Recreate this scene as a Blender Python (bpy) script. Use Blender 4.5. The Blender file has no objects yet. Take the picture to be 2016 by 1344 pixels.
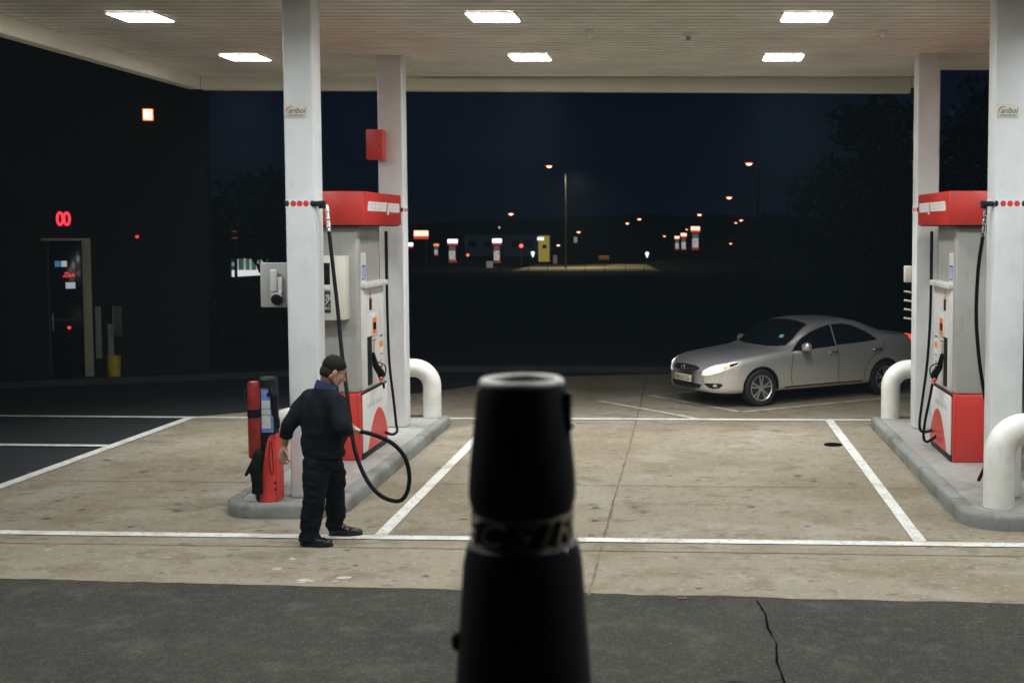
import bpy, bmesh, math, random
from mathutils import Vector, Matrix, noise
from mathutils.bvhtree import BVHTree
random.seed(7)
R = math.radians
SC = bpy.context.scene
COL = SC.collection
CAM_H = 2.75

# ------------------------------------------------------------------ helpers
class MB:
    """collects plain geometry that becomes ONE mesh object"""
    def __init__(s): s.v = []; s.f = []
    def add(s, vs, fs):
        n = len(s.v); s.v += [tuple(p) for p in vs]; s.f += [tuple(i + n for i in f) for f in fs]; return s
    def bm(s, b):
        b.verts.index_update(); s.add([v.co[:] for v in b.verts], [[v.index for v in f.verts] for f in b.faces]); b.free(); return s
    def box(s, x0, x1, y0, y1, z0, z1, bev=0.0, seg=2, M=None):
        b = bmesh.new(); bmesh.ops.create_cube(b, size=1.0)
        for v in b.verts:
            v.co = Vector(((x0 + x1) / 2 + v.co.x * (x1 - x0), (y0 + y1) / 2 + v.co.y * (y1 - y0), (z0 + z1) / 2 + v.co.z * (z1 - z0)))
        if bev > 0: bmesh.ops.bevel(b, geom=b.edges[:], offset=bev, segments=seg, affect='EDGES', profile=.5)
        if M is not None: bmesh.ops.transform(b, matrix=M, verts=b.verts[:])
        return s.bm(b)
    def prism(s, pts, d, M=None, bev=0.0):
        """pts: 2D outline (x,y) extruded along z by d, then placed with M"""
        b = bmesh.new(); vs = [b.verts.new((p[0], p[1], 0)) for p in pts]; f = b.faces.new(vs)
        r = bmesh.ops.extrude_face_region(b, geom=[f]); bmesh.ops.translate(b, vec=(0, 0, d), verts=[e for e in r['geom'] if isinstance(e, bmesh.types.BMVert)])
        bmesh.ops.recalc_face_normals(b, faces=b.faces[:])
        if bev > 0: bmesh.ops.bevel(b, geom=b.edges[:], offset=bev, segments=2, affect='EDGES', profile=.5)
        if M is not None: bmesh.ops.transform(b, matrix=M, verts=b.verts[:])
        return s.bm(b)
    def lathe(s, prof, c=(0, 0, 0), n=32, M=None):
        vs = []; fs = []
        for r, z in prof:
            for k in range(n):
                a = 2 * math.pi * k / n; vs.append(Vector((r * math.cos(a), r * math.sin(a), z)))
        for i in range(len(prof) - 1):
            for k in range(n):
                fs.append((i * n + k, i * n + (k + 1) % n, (i + 1) * n + (k + 1) % n, (i + 1) * n + k))
        if prof[0][0] > 1e-5: fs.append(tuple(range(n - 1, -1, -1)))
        if prof[-1][0] > 1e-5: fs.append(tuple((len(prof) - 1) * n + k for k in range(n)))
        if M is not None: vs = [M @ v for v in vs]
        return s.add([(v[0] + c[0], v[1] + c[1], v[2] + c[2]) for v in vs], fs)
    def tube(s, pts, r, n=12, cap=True):
        pts = [Vector(p) for p in pts]; m = len(pts); rs = r if isinstance(r, (list, tuple)) else [r] * m
        T = []
        for i in range(m):
            t = pts[min(i + 1, m - 1)] - pts[max(i - 1, 0)]; T.append(t.normalized() if t.length > 1e-9 else Vector((0, 0, 1)))
        a = Vector((1, 0, 0)) if abs(T[0].x) < .8 else Vector((0, 1, 0))
        N = (a - T[0] * a.dot(T[0])).normalized(); vs = []; fs = []
        for i in range(m):
            N = (N - T[i] * N.dot(T[i])).normalized(); B = T[i].cross(N)
            for k in range(n):
                q = 2 * math.pi * k / n; vs.append(pts[i] + (N * math.cos(q) + B * math.sin(q)) * rs[i])
        for i in range(m - 1):
            for k in range(n): fs.append((i * n + k, i * n + (k + 1) % n, (i + 1) * n + (k + 1) % n, (i + 1) * n + k))
        if cap: fs.append(tuple(range(n - 1, -1, -1))); fs.append(tuple((m - 1) * n + k for k in range(n)))
        return s.add(vs, fs)
    def ball(s, c, r, n=16, M=None):
        r = r if isinstance(r, (tuple, list)) else (r, r, r)
        b = bmesh.new(); bmesh.ops.create_uvsphere(b, u_segments=n, v_segments=max(6, n // 2), radius=1)
        for v in b.verts:
            p = Vector((v.co.x * r[0], v.co.y * r[1], v.co.z * r[2]))
            v.co = (M @ p if M is not None else p) + Vector(c)
        return s.bm(b)
    def cap(s, p0, p1, r0, r1, n=14):
        s.ball(p0, r0, n); s.ball(p1, r1, n); return s.tube([p0, p1], [r0, r1], n)
    def chain(s, pts, rs, n=14):
        for i in range(len(pts) - 1): s.cap(pts[i], pts[i + 1], rs[i], rs[i + 1], n)
        return s
    def quad(s, a, b, c, d): return s.add([a, b, c, d], [(0, 1, 2, 3)])
    def text(s, body, size, M, depth=.003, shear=0.0, sx=1.0):
        cu = bpy.data.curves.new('t', 'FONT'); cu.body = body; cu.size = size; cu.extrude = depth / 2; cu.shear = shear
        cu.align_x = 'CENTER'; cu.align_y = 'CENTER'; cu.resolution_u = 3
        o = bpy.data.objects.new('t', cu); COL.objects.link(o); dg = bpy.context.evaluated_depsgraph_get()
        me = bpy.data.meshes.new_from_object(o.evaluated_get(dg))
        S = Matrix.Diagonal((sx, 1, 1, 1))
        s.add([(M @ (S @ v.co))[:] for v in me.vertices], [list(p.vertices) for p in me.polygons])
        bpy.data.objects.remove(o); bpy.data.curves.remove(cu); bpy.data.meshes.remove(me); return s

def mesh_of(mb, name, off=(0, 0, 0), smooth=True, ang=35):
    me = bpy.data.meshes.new(name)
    me.from_pydata([(x - off[0], y - off[1], z - off[2]) for x, y, z in mb.v], [], mb.f); me.validate(); me.update()
    if smooth:
        me.polygons.foreach_set('use_smooth', [True] * len(me.polygons)); me.set_sharp_from_angle(angle=R(ang))
    return me

def fuse(mb, voxel, it=4, fac=.5):
    """voxel-fuse overlapping pieces into one continuous surface; returns a new MB"""
    o = bpy.data.objects.new('tmp', mesh_of(mb, 'tmp', smooth=False)); COL.objects.link(o)
    m = o.modifiers.new('r', 'REMESH'); m.mode = 'VOXEL'; m.voxel_size = voxel
    if it:
        k = o.modifiers.new('s', 'SMOOTH'); k.iterations = it; k.factor = fac
    dg = bpy.context.evaluated_depsgraph_get(); me = bpy.data.meshes.new_from_object(o.evaluated_get(dg))
    r = MB(); r.add([v.co[:] for v in me.vertices], [list(p.vertices) for p in me.polygons])
    bpy.data.objects.remove(o); bpy.data.meshes.remove(me); return r

def thing(name, label, cat, loc=(0, 0, 0), rotz=0, group=None):
    o = bpy.data.objects.new(name, None); COL.objects.link(o); o.location = loc; o.rotation_euler = (0, 0, rotz)
    o.empty_display_size = .1; o['label'] = label; o['category'] = cat
    if group: o['group'] = group
    return o
def root_loc(o):
    p = Vector((0, 0, 0))
    while o is not None: p += o.location; o = o.parent
    return p
def part(parent, name, mb, mat, label=None, local=False, smooth=True, ang=35, kind=None):
    off = (0, 0, 0) if local else root_loc(parent)
    o = bpy.data.objects.new(name, mesh_of(mb, name, off, smooth, ang)); COL.objects.link(o); o.parent = parent
    o.data.materials.append(mat)
    if label: o['label'] = label
    if kind: o['kind'] = kind
    return o
def solo(name, mb, mat, label=None, cat=None, group=None, kind=None, smooth=True, ang=35, loc=(0, 0, 0)):
    o = bpy.data.objects.new(name, mesh_of(mb, name, loc, smooth, ang)); COL.objects.link(o); o.location = loc; o.data.materials.append(mat)
    if label: o['label'] = label
    if cat: o['category'] = cat
    if group: o['group'] = group
    if kind: o['kind'] = kind
    return o
def copy_tree(o, parent=None):
    c = o.copy(); COL.objects.link(c)
    if parent is not None: c.parent = parent
    for ch in list(o.children): copy_tree(ch, c)
    return c

# ------------------------------------------------------------------ materials
def mat(name, col, rough=.5, metal=0.0, var=0.0, vscale=8.0, bump=0.0, bscale=60.0, emit=None, es=1.0, coat=0.0, spec=None, tint=None, grime=0.0):
    m = bpy.data.materials.new(name); m.use_nodes = True; nt = m.node_tree; N = nt.nodes; L = nt.links
    b = N['Principled BSDF']; b.inputs['Roughness'].default_value = rough; b.inputs['Metallic'].default_value = metal
    c4 = (*col, 1); b.inputs['Base Color'].default_value = c4; b.inputs['Coat Weight'].default_value = coat
    if spec is not None: b.inputs['Specular IOR Level'].default_value = spec
    tc = N.new('ShaderNodeTexCoord')
    if var > 0:
        nz = N.new('ShaderNodeTexNoise'); nz.inputs['Scale'].default_value = vscale; nz.inputs['Detail'].default_value = 6; L.new(tc.outputs['Object'], nz.inputs['Vector'])
        rp = N.new('ShaderNodeValToRGB'); rp.color_ramp.elements[0].position = .3; rp.color_ramp.elements[1].position = .7
        d = tint or tuple(x * (1 - var) for x in col)
        rp.color_ramp.elements[0].color = (*d, 1); rp.color_ramp.elements[1].color = (*[min(1, x * (1 + var * .4)) for x in col], 1)
        L.new(nz.outputs['Fac'], rp.inputs['Fac']); L.new(rp.outputs['Color'], b.inputs['Base Color'])
        mr = N.new('ShaderNodeMapRange'); mr.inputs['To Min'].default_value = max(0, rough - .1); mr.inputs['To Max'].default_value = min(1, rough + .12)
        L.new(nz.outputs['Fac'], mr.inputs['Value']); L.new(mr.outputs['Result'], b.inputs['Roughness'])
    if grime > 0:   # scuffs and smears with a shape of their own
        src = b.inputs['Base Color'].links[0].from_socket if b.inputs['Base Color'].links else None
        mp = N.new('ShaderNodeMapping'); mp.inputs['Scale'].default_value = (5, 5, 1.6); L.new(tc.outputs['Object'], mp.inputs['Vector'])
        g1 = N.new('ShaderNodeTexNoise'); g1.inputs['Scale'].default_value = 1.4; g1.inputs['Detail'].default_value = 10; g1.inputs['Roughness'].default_value = .72; L.new(mp.outputs['Vector'], g1.inputs['Vector'])
        g2 = N.new('ShaderNodeMapRange'); g2.inputs['From Min'].default_value = .54; g2.inputs['From Max'].default_value = .74; g2.inputs['To Max'].default_value = grime; L.new(g1.outputs['Fac'], g2.inputs['Value'])
        mx = N.new('ShaderNodeMix'); mx.data_type = 'RGBA'; L.new(g2.outputs['Result'], mx.inputs['Factor']); mx.inputs['A'].default_value = c4; mx.inputs['B'].default_value = (col[0] * .38, col[1] * .34, col[2] * .27, 1)
        if src: L.new(src, mx.inputs['A'])
        L.new(mx.outputs['Result'], b.inputs['Base Color'])
    if bump > 0:
        n2 = N.new('ShaderNodeTexNoise'); n2.inputs['Scale'].default_value = bscale; n2.inputs['Detail'].default_value = 4; L.new(tc.outputs['Object'], n2.inputs['Vector'])
        bp = N.new('ShaderNodeBump'); bp.inputs['Strength'].default_value = bump; bp.inputs['Distance'].default_value = .01
        L.new(n2.outputs['Fac'], bp.inputs['Height']); L.new(bp.outputs['Normal'], b.inputs['Normal'])
    if emit:
        b.inputs['Emission Color'].default_value = (*emit, 1); b.inputs['Emission Strength'].default_value = es
    return m

def ground_mat(name, layers, rough=.8, bump=.3, bscale=200.):
    """layers: base colour, then (colour, scale, (sx,sy), lo, hi, strength) noise masks; entries starting with 'spot' are voronoi specks"""
    m = bpy.data.materials.new(name); m.use_nodes = True; nt = m.node_tree; N = nt.nodes; L = nt.links; b = N['Principled BSDF']
    tc = N.new('ShaderNodeTexCoord'); cur = None
    rgb = N.new('ShaderNodeRGB'); rgb.outputs[0].default_value = (*layers[0], 1); cur = rgb.outputs[0]
    for k, ly in enumerate(layers[1:]):
        spot = ly[0] == 'spot'
        if spot: ly = ly[1:]
        col, sc, st, lo, hi, am = ly
        mp = N.new('ShaderNodeMapping'); mp.inputs['Scale'].default_value = (st[0], st[1], 1); mp.inputs['Location'].default_value = (k * 7.3, k * 3.1, 0)
        L.new(tc.outputs['Object'], mp.inputs['Vector'])
        if spot:
            vo = N.new('ShaderNodeTexVoronoi'); vo.voronoi_dimensions = '2D'; vo.inputs['Scale'].default_value = sc; L.new(mp.outputs['Vector'], vo.inputs['Vector'])
            # only some of the cells hold a speck, of random size
            sp = N.new('ShaderNodeSeparateColor'); L.new(vo.outputs['Color'], sp.inputs['Color'])
            a = N.new('ShaderNodeMapRange'); a.inputs['From Min'].default_value = .60; a.inputs['From Max'].default_value = 1; a.inputs['To Min'].default_value = 0; a.inputs['To Max'].default_value = hi
            L.new(sp.outputs['Red'], a.inputs['Value'])
            g = N.new('ShaderNodeMath'); g.operation = 'SUBTRACT'; L.new(a.outputs['Result'], g.inputs[0]); L.new(vo.outputs['Distance'], g.inputs[1])
            h = N.new('ShaderNodeMath'); h.operation = 'MULTIPLY'; h.use_clamp = True; h.inputs[1].default_value = lo; L.new(g.outputs[0], h.inputs[0]); fac = h.outputs[0]
        else:
            nz = N.new('ShaderNodeTexNoise'); nz.inputs['Scale'].default_value = sc; nz.inputs['Detail'].default_value = 8; nz.inputs['Roughness'].default_value = .6; L.new(mp.outputs['Vector'], nz.inputs['Vector'])
            a = N.new('ShaderNodeMapRange'); a.interpolation_type = 'SMOOTHSTEP'; a.inputs['From Min'].default_value = lo; a.inputs['From Max'].default_value = hi; L.new(nz.outputs['Fac'], a.inputs['Value']); fac = a.outputs['Result']
        mu = N.new('ShaderNodeMath'); mu.operation = 'MULTIPLY'; mu.inputs[1].default_value = am; L.new(fac, mu.inputs[0])
        mx = N.new('ShaderNodeMix'); mx.data_type = 'RGBA'; L.new(mu.outputs[0], mx.inputs['Factor']); L.new(cur, mx.inputs['A']); mx.inputs['B'].default_value = (*col, 1); cur = mx.outputs['Result']
    L.new(cur, b.inputs['Base Color']); b.inputs['Roughness'].default_value = rough; b.inputs['Specular IOR Level'].default_value = .3
    n2 = N.new('ShaderNodeTexNoise'); n2.inputs['Scale'].default_value = bscale; n2.inputs['Detail'].default_value = 3; L.new(tc.outputs['Object'], n2.inputs['Vector'])
    bp = N.new('ShaderNodeBump'); bp.inputs['Strength'].default_value = bump; bp.inputs['Distance'].default_value = .01; L.new(n2.outputs['Fac'], bp.inputs['Height']); L.new(bp.outputs['Normal'], b.inputs['Normal'])
    return m

M = {}
M['concrete'] = ground_mat('concrete_apron', [(.232, .198, .142),
    ((.165, .130, .078), .45, (1, 1.0), .44, .64, .85), ((.275, .25, .205), .9, (1, 1), .50, .68, .8), ((.14, .11, .066), 2.0, (.9, 1.1), .50, .66, .7), ((.10, .08, .05), 5.5, (.8, 1.1), .57, .68, .7),
    ((.12, .095, .06), 9., (.8, 1.2), .55, .68, .6), ((.34, .32, .28), 16., (1, 1), .55, .70, .55), ('spot', (.045, .04, .034), 1.0, (1, 1.15), 28., .062, .85), ('spot', (.06, .05, .038), 2.9, (1, 1.15), 25., .07, .7), ('spot', (.42, .40, .36), 1.7, (1, 1), 25., .05, .55), ((.30, .28, .24), 60., (1, 1), .5, .7, .35), ((.13, .11, .075), 45., (1, 1), .52, .68, .45)],
    rough=.72, bump=.25, bscale=160.)
M['asphalt'] = ground_mat('worn_asphalt', [(.037, .035, .027), ((.023, .022, .018), .7, (1, 1), .42, .66, .7), ((.085, .079, .060), 42., (1, 1), .54, .64, .8), ((.014, .015, .014), 55., (1, 1), .53, .62, .85), ((.075, .072, .058), 9., (1, 1), .5, .7, .5), ('spot', (.2, .19, .17), 3.5, (1, 1), 25., .045, .6), ((.12, .11, .09), 2.5, (1, 1), .5, .75, .35)], rough=.9, bump=.7, bscale=120.)
M['blacktop'] = ground_mat('black_asphalt', [(.016, .018, .019), ((.024, .026, .027), .6, (1, 1), .4, .7, .6), ((.03, .032, .033), 90., (1, 1), .5, .66, .5), ('spot', (.12, .12, .11), 1.2, (1, 1), 25., .03, .6)], rough=.9, bump=.5, bscale=120.)
M['paint'] = ground_mat('road_paint', [(.60, .60, .56), ((.40, .36, .29), 3., (1, 1), .46, .72, .75), ((.28, .25, .2), 24., (1, 1), .55, .64, .75)], rough=.7, bump=.2)
M['paint_worn'] = ground_mat('worn_road_paint', [(.50, .47, .40), ((.34, .29, .22), 6., (1, 1), .42, .62, .85), ((.33, .29, .23), 40., (1, 1), .5, .62, .6)], rough=.75, bump=.2)
M['joint'] = ground_mat('joint_sealant', [(.13, .10, .07), ((.20, .15, .10), 6., (1, 1), .45, .6, .8)], rough=.9)
M['tar'] = mat('tar', (.005, .005, .005), 1.0, spec=0.0)
M['oil'] = ground_mat('oil_stain', [(.075, .062, .045), ((.15, .125, .09), 30., (1, 1), .48, .6, .8)], rough=.6)
M['kerb'] = ground_mat('kerb_concrete', [(.22, .225, .208), ((.12, .112, .09), 2.2, (1, 1), .45, .66, .8), ((.30, .295, .27), 9., (1, 1), .5, .72, .5), ((.09, .08, .06), 14., (1, 1), .58, .72, .5)], rough=.85, bump=.3, bscale=120.)
M['kerb_dark'] = ground_mat('far_kerb', [(.055, .057, .054), ((.03, .03, .028), 1.5, (1, 1), .45, .7, .7)], rough=.9)
M['kerb_top'] = ground_mat('island_top_concrete', [(.29, .28, .26), ((.21, .175, .155), 2., (1, 1), .45, .7, .6), ((.45, .44, .41), 7., (1, 1), .5, .7, .5), ('spot', (.12, .1, .09), 4., (1, 1), 20., .05, .6)], rough=.55, bump=.15)
M['col'] = mat('column_white', (.74, .755, .75), .38, var=.10, vscale=3, bump=.06, bscale=50, grime=.22)
M['hoop'] = mat('hoop_white', (.74, .735, .70), .42, var=.14, vscale=5, bump=.05, bscale=40, tint=(.66, .63, .55), grime=.4)
M['soffit'] = mat('soffit_metal', (.88, .87, .79), .45, var=.16, vscale=1.2)
M['fascia'] = mat('fascia_cream', (.84, .82, .68), .5, var=.08, vscale=2)
M['fascia_out'] = mat('fascia_red', (.45, .03, .03), .5)
M['lamp_glass'] = mat('lamp_diffuser', (.9, .9, .9), .4, emit=(1, .97, .95), es=32)
M['lamp_frame'] = mat('lamp_frame', (.75, .75, .73), .4)
M['red'] = mat('pump_red', (.60, .045, .035), .34, var=.10, vscale=2, bump=.03, grime=.5)
M['grey'] = mat('pump_grey', (.40, .395, .365), .5, var=.08, vscale=3, bump=.05, bscale=200, grime=.5)
M['white'] = mat('pump_white', (.72, .71, .68), .4, var=.07, vscale=4, bump=.03, grime=.5)
M['cream'] = mat('box_cream', (.66, .63, .55), .45, var=.07, vscale=4)
M['black'] = mat('black_plastic', (.012, .013, .015), .5, spec=.25, bump=.05)
M['rubber'] = mat('black_rubber', (.006, .007, .008), .62, spec=.12)
M['screen'] = mat('screen_glass', (.008, .009, .012), .12)
M['chrome'] = mat('chrome', (.72, .72, .72), .22, 1.0)
M['steel'] = mat('steel_grey', (.42, .43, .43), .35, .9)
M['orange'] = mat('label_orange', (.85, .22, .03), .5)
M['label_w'] = mat('label_white', (.78, .78, .76), .5)
M['label_k'] = mat('label_black', (.02, .02, .02), .5)
M['label_t'] = mat('label_tan', (.46, .36, .2), .5)
M['blue'] = mat('sticker_blue', (.05, .10, .55), .5)
M['lblue'] = mat('poster_blue', (.20, .32, .68), .5, var=.2, vscale=25)
M['faint'] = mat('faint_lettering', (.55, .55, .54), .4)
M['gasred'] = mat('cylinder_red', (.25, .022, .018), .35, var=.35, vscale=9)
M['redbrite'] = mat('tower_red', (.62, .05, .04), .4, var=.1, vscale=5)
M['yellow'] = mat('bin_yellow', (.62, .48, .03), .5, var=.2, vscale=10)
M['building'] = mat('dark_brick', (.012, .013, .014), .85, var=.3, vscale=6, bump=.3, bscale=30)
M['dark'] = mat('dark_metal', (.02, .022, .024), .5)
M['soil'] = ground_mat('night_ground', [(.018, .02, .02), ((.028, .03, .026), .4, (1, 1), .4, .7, .7)], rough=.95)
M['leaf'] = mat('leaf_dark', (.028, .04, .022), .7, var=.4, vscale=1.5)
M['bark'] = mat('bark', (.05, .04, .03), .9, bump=.5, bscale=30)
# ------------------------------------------------------------------ camera, night sky
cam = bpy.data.cameras.new('camera'); co = bpy.data.objects.new('camera', cam); COL.objects.link(co); SC.camera = co
F_PX = 2400.; TH = R(3.41); PPX = 1350.; PPY = 447 + F_PX * math.tan(TH)
co.location = (0, 0, CAM_H); co.rotation_euler = (R(90) - TH, 0, 0)
cam.sensor_width = 36; cam.lens = F_PX / 2016 * 36; cam.shift_x = (1008 - PPX) / 2016; cam.shift_y = -(672 - PPY) / 2016
cam.clip_start = .05; cam.clip_end = 3000
cam.dof.use_dof = True; cam.dof.focus_distance = 12.0; cam.dof.aperture_fstop = 2.7
W = bpy.data.worlds.new('World'); SC.world = W; W.use_nodes = True
W.node_tree.nodes['Background'].inputs['Color'].default_value = (.0014, .0031, .0088, 1); W.node_tree.nodes['Background'].inputs['Strength'].default_value = 1.0
SC.view_settings.view_transform = 'Standard'; SC.view_settings.look = 'None'; SC.view_settings.exposure = 0; SC.view_settings.gamma = 1
SC.cycles.use_denoising = True; SC.cycles.max_bounces = 6; SC.cycles.sample_clamp_indirect = 6; SC.cycles.caustics_reflective = False; SC.cycles.caustics_refractive = False

_c, _s = math.cos(TH), math.sin(TH)
def ray(px, py):
    y = (py - PPY) / F_PX; return Vector(((px - PPX) / F_PX, _c - _s * y, -_s - _c * y))
def at(px, py, Y):
    """the place at depth Y that the photograph shows at this pixel"""
    d = ray(px, py); return Vector((0, 0, CAM_H)) + d * (Y / d.y)

# ------------------------------------------------------------------ ground
def sstep(a, b, x):
    t = max(0, min(1, (x - a) / (b - a))); return t * t * (3 - 2 * t)
def terrain(x, y):
    z = -.0125 * (min(max(y, 27), 160) - 27)
    return z + 1.5 * sstep(-14, 2, x) * sstep(100, 150, y)
mb = MB()
xs = [-420, -250, -150, -100, -70, -50, -40, -30, -24, -18, -14, -10, -6, -2, 2, 6, 10, 16, 24, 40, 70, 120, 250, 420]
ys = [-60, -20, 0, 10, 20, 27, 35, 45, 60, 80, 100, 112, 125, 138, 150, 160, 200, 300, 600, 1200]
for y in ys:
    for x in xs: mb.v.append((x, y, terrain(x, y)))
nx = len(xs)
for j in range(len(ys) - 1):
    for i in range(nx - 1): mb.f.append((j * nx + i, j * nx + i + 1, (j + 1) * nx + i + 1, (j + 1) * nx + i))
solo('ground', mb, M['blacktop'], kind='structure')

def strip(mb, pts, w, z, jag=0.0, step=.25):
    """flat painted strip along pts"""
    P = [Vector((p[0], p[1])) for p in pts]; out = []
    for a, b in zip(P[:-1], P[1:]):
        n = max(1, int((b - a).length / step))
        for k in range(n): out.append(a.lerp(b, k / n))
    out.append(P[-1]); vs = []
    for i, p in enumerate(out):
        t = (out[min(i + 1, len(out) - 1)] - out[max(i - 1, 0)]).normalized(); nrm = Vector((-t.y, t.x))
        ja = jag * noise.noise((p.x * 6, p.y * 6, 1.3)); jb = jag * noise.noise((p.x * 6, p.y * 6, 7.7))
        vs += [(*(p + nrm * (w / 2 + ja)), z), (*(p - nrm * (w / 2 + jb)), z)]
    fs = [(2 * i, 2 * i + 1, 2 * i + 3, 2 * i + 2) for i in range(len(out) - 1)]
    return mb.add(vs, fs)
def front_edge(x): return 8.955 - .082 * x + .03 * noise.noise((x * 1.7, 0, 0)) + .02 * noise.noise((x * 7, 3, 0))
poly = [(x * .1, front_edge(x * .1)) for x in range(140, -74, -1)]
poly += [(-7.29, 12.7), (-7.2, 17.50), (-6.49, 17.98), (-5.4, 19.05), (-4.03, 20.47), (-3.5, 21.25), (-3.11, 21.84), (-2.33, 22.29), (-.67, 22.72), (5, 22.6), (14, 22.4)]
b = bmesh.new(); f = b.faces.new([b.verts.new((x, y, .008)) for x, y in poly]); bmesh.ops.triangulate(b, faces=[f]); bmesh.ops.recalc_face_normals(b, faces=b.faces[:])
if sum(f.normal.z for f in b.faces) < 0: bmesh.ops.reverse_faces(b, faces=b.faces[:])
solo('forecourt', MB().bm(b), M['concrete'], kind='structure', smooth=False)
mb = MB(); mb.quad((-30, -8, .004), (30, -8, .004), (30, 8.0, .004), (-30, 11.2, .004))
solo('road', mb, M['asphalt'], kind='structure', smooth=False)
mb = MB()
strip(mb, [(-.724, 8.95), (-.72, 12), (-.70, 16), (-.705, 22.6)], .022, .012, .012, .12)
solo('joint', mb, M['joint'], kind='structure', smooth=False)
mb = MB()
strip(mb, [(-7.2, 13.08), (-3.87, 12.955), (2.3, 12.675), (13, 12.3)], .014, .012, .006, .12)
strip(mb, [(-7.2, 10.52), (-3.2, 10.33), (-.7, 10.20), (2.9, 10.02), (13, 9.5)], .014, .012, .006, .12)
strip(mb, [(-7.1, 17.15), (-4.3, 17.05), (2.6, 16.75), (13, 16.4)], .012, .012, .006, .12)
solo('joint', mb, M['joint'], kind='structure', smooth=False)
mb = MB(); strip(mb, [(.519, 8.83), (.57, 8.5), (.56, 8.2), (.60, 7.9), (.575, 7.55), (.60, 7.1), (.55, 6.5)], .013, .010, .008, .04)
strip(mb, [(.58, 7.25), (.4, 7.2), (.2, 7.24)], .008, .010, .01, .05)
solo('asphalt_crack', mb, M['tar'], kind='structure', smooth=False)
mb = MB()
strip(mb, [(-7.3, 10.876), (-2.7, 10.641), (2.05, 10.417), (13, 9.86)], .135, .016, .004)
strip(mb, [(-12.5, 17.72), (-9.97, 17.593), (-7.144, 17.452), (2.675, 17.20), (13, 16.95)], .13, .016, .004)
strip(mb, [(-2.718, 10.715), (-2.722, 17.25)], .115, .0165, .004)
strip(mb, [(2.046, 10.49), (2.039, 17.14)], .115, .0165, .004)
strip(mb, [(-7.30, 10.95), (-7.25, 12.75), (-7.135, 17.39)], .14, .0165, .005)
strip(mb, [(-13, 15.42), (-8.649, 15.239), (-7.27, 15.168)], .13, .016, .004)
solo('road_marking', mb, M['paint'], kind='structure', smooth=False)
mb = MB()
strip(mb, [(.3, 20.35), (-.579, 19.726), (.78, 18.0)], .10, .016, .012, .1)
strip(mb, [(.85, 17.98), (3.088, 19.374), (6.4, 21.4)], .10, .016, .012, .1)
strip(mb, [(-1.398, 19.146), (.183, 17.30)], .10, .0165, .012, .1)
solo('road_marking', mb, M['paint_worn'], kind='structure', smooth=False)
# low kerb at the back of the forecourt
mb = MB(); kp = [(-14.5, 19.6), (-11.7, 20.66), (-7.38, 22.29), (-4.7, 23.1), (-2.6, 23.1), (-.38, 22.95), (6, 22.9), (16, 22.7)]
P = [Vector(p) for p in kp]
L_, R_ = [], []
for i, p in enumerate(P):
    t = (P[min(i + 1, len(P) - 1)] - P[max(i - 1, 0)]).normalized(); n = Vector((-t.y, t.x)); L_.append(p + n * .15); R_.append(p)
vs = []
for a, q in zip(L_, R_): vs += [(q.x, q.y, 0), (q.x, q.y, .11), (a.x, a.y, .11), (a.x, a.y, 0)]
mb.add(vs, [(4 * i + k, 4 * i + k + 4, 4 * i + k + 5, 4 * i + k + 1) for i in range(len(P) - 1) for k in range(3)])
solo('kerb', mb, M['kerb_dark'], kind='structure', smooth=False)
# white spilled paint and dark oil patches lie on the concrete
def blob(mb, x, y, rx, ry, z, seed, n=26):
    v = [(x, y, z)] + [(x + math.cos(a) * rx * (1 + .55 * noise.noise((math.cos(a) * 1.6, math.sin(a) * 1.6, seed))), y + math.sin(a) * ry * (1 + .55 * noise.noise((math.cos(a) * 1.6, math.sin(a) * 1.6, seed))), z) for a in [2 * math.pi * k / n for k in range(n)]]
    mb.add(v, [(0, k + 1, (k + 1) % n + 1) for k in range(n)])
mb = MB()
for (px, py, rx, ry) in [(604, 1141, .085, .035), (622, 1139, .05, .02), (546, 1119, .035, .04), (676, 1136, .06, .035), (592, 1146, .035, .015), (660, 1143, .03, .015), (575, 1099, .03, .02), (330, 1096, .03, .012), (95, 1081, .03, .02)]:
    d = ray(px, py); t = -(CAM_H - .012) / d.z; blob(mb, d.x * t, d.y * t, rx, ry, .012, px)
solo('paint_spill', mb, M['paint_worn'], kind='structure', smooth=False)
mb = MB(); rr = random.Random(21)
for (px, py, s_) in [(257, 1036, 9), (348, 1005, 9), (341, 1001, 6), (402, 965, 7), (115, 985, 8), (149, 978, 6), (161, 1003, 9), (283, 928, 10), (359, 836, 6), (317, 1127, 6), (1397, 926, 6), (1604, 947, 7), (1601, 942, 5), (1477, 963, 7), (1479, 997, 8), (1436, 1001, 5), (1250, 998, 8), (1267, 1009, 6), (1171, 1024, 8), (1165, 1053, 8), (1173, 998, 7), (1422, 1053, 6), (1377, 1157, 9), (1342, 1176, 11), (1572, 936, 10), (911, 1021, 8), (1776, 1010, 5), (1790, 1048, 6), (838, 1133, 8), (700, 1112, 6), (60, 930, 9), (210, 905, 7), (1530, 848, 8), (1000, 862, 7), (1330, 1096, 6), (480, 890, 7), (90, 1020, 10), (310, 870, 7)]:
    d = ray(px, py); t = -(CAM_H - .011) / d.z; w_ = s_ * d.y * t / F_PX; blob(mb, d.x * t, d.y * t, w_, w_ * rr.uniform(.6, 1.2), .011, px + .3, 18)
solo('oil_stain', mb, M['oil'], kind='structure', smooth=False)
mb = MB(); d = ray(1640, 877); t = -CAM_H / d.z
mb.lathe([(.115, .010), (.115, .02), (.10, .024), (0, .024)], (d.x * t, d.y * t, 0), 28)
dr = thing('drain_cover', 'small round black drain cover set in the concrete beside the right lane line', 'drain cover', (d.x * t, d.y * t, 0)); part(dr, 'lid', mb, M['tar'])

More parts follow.
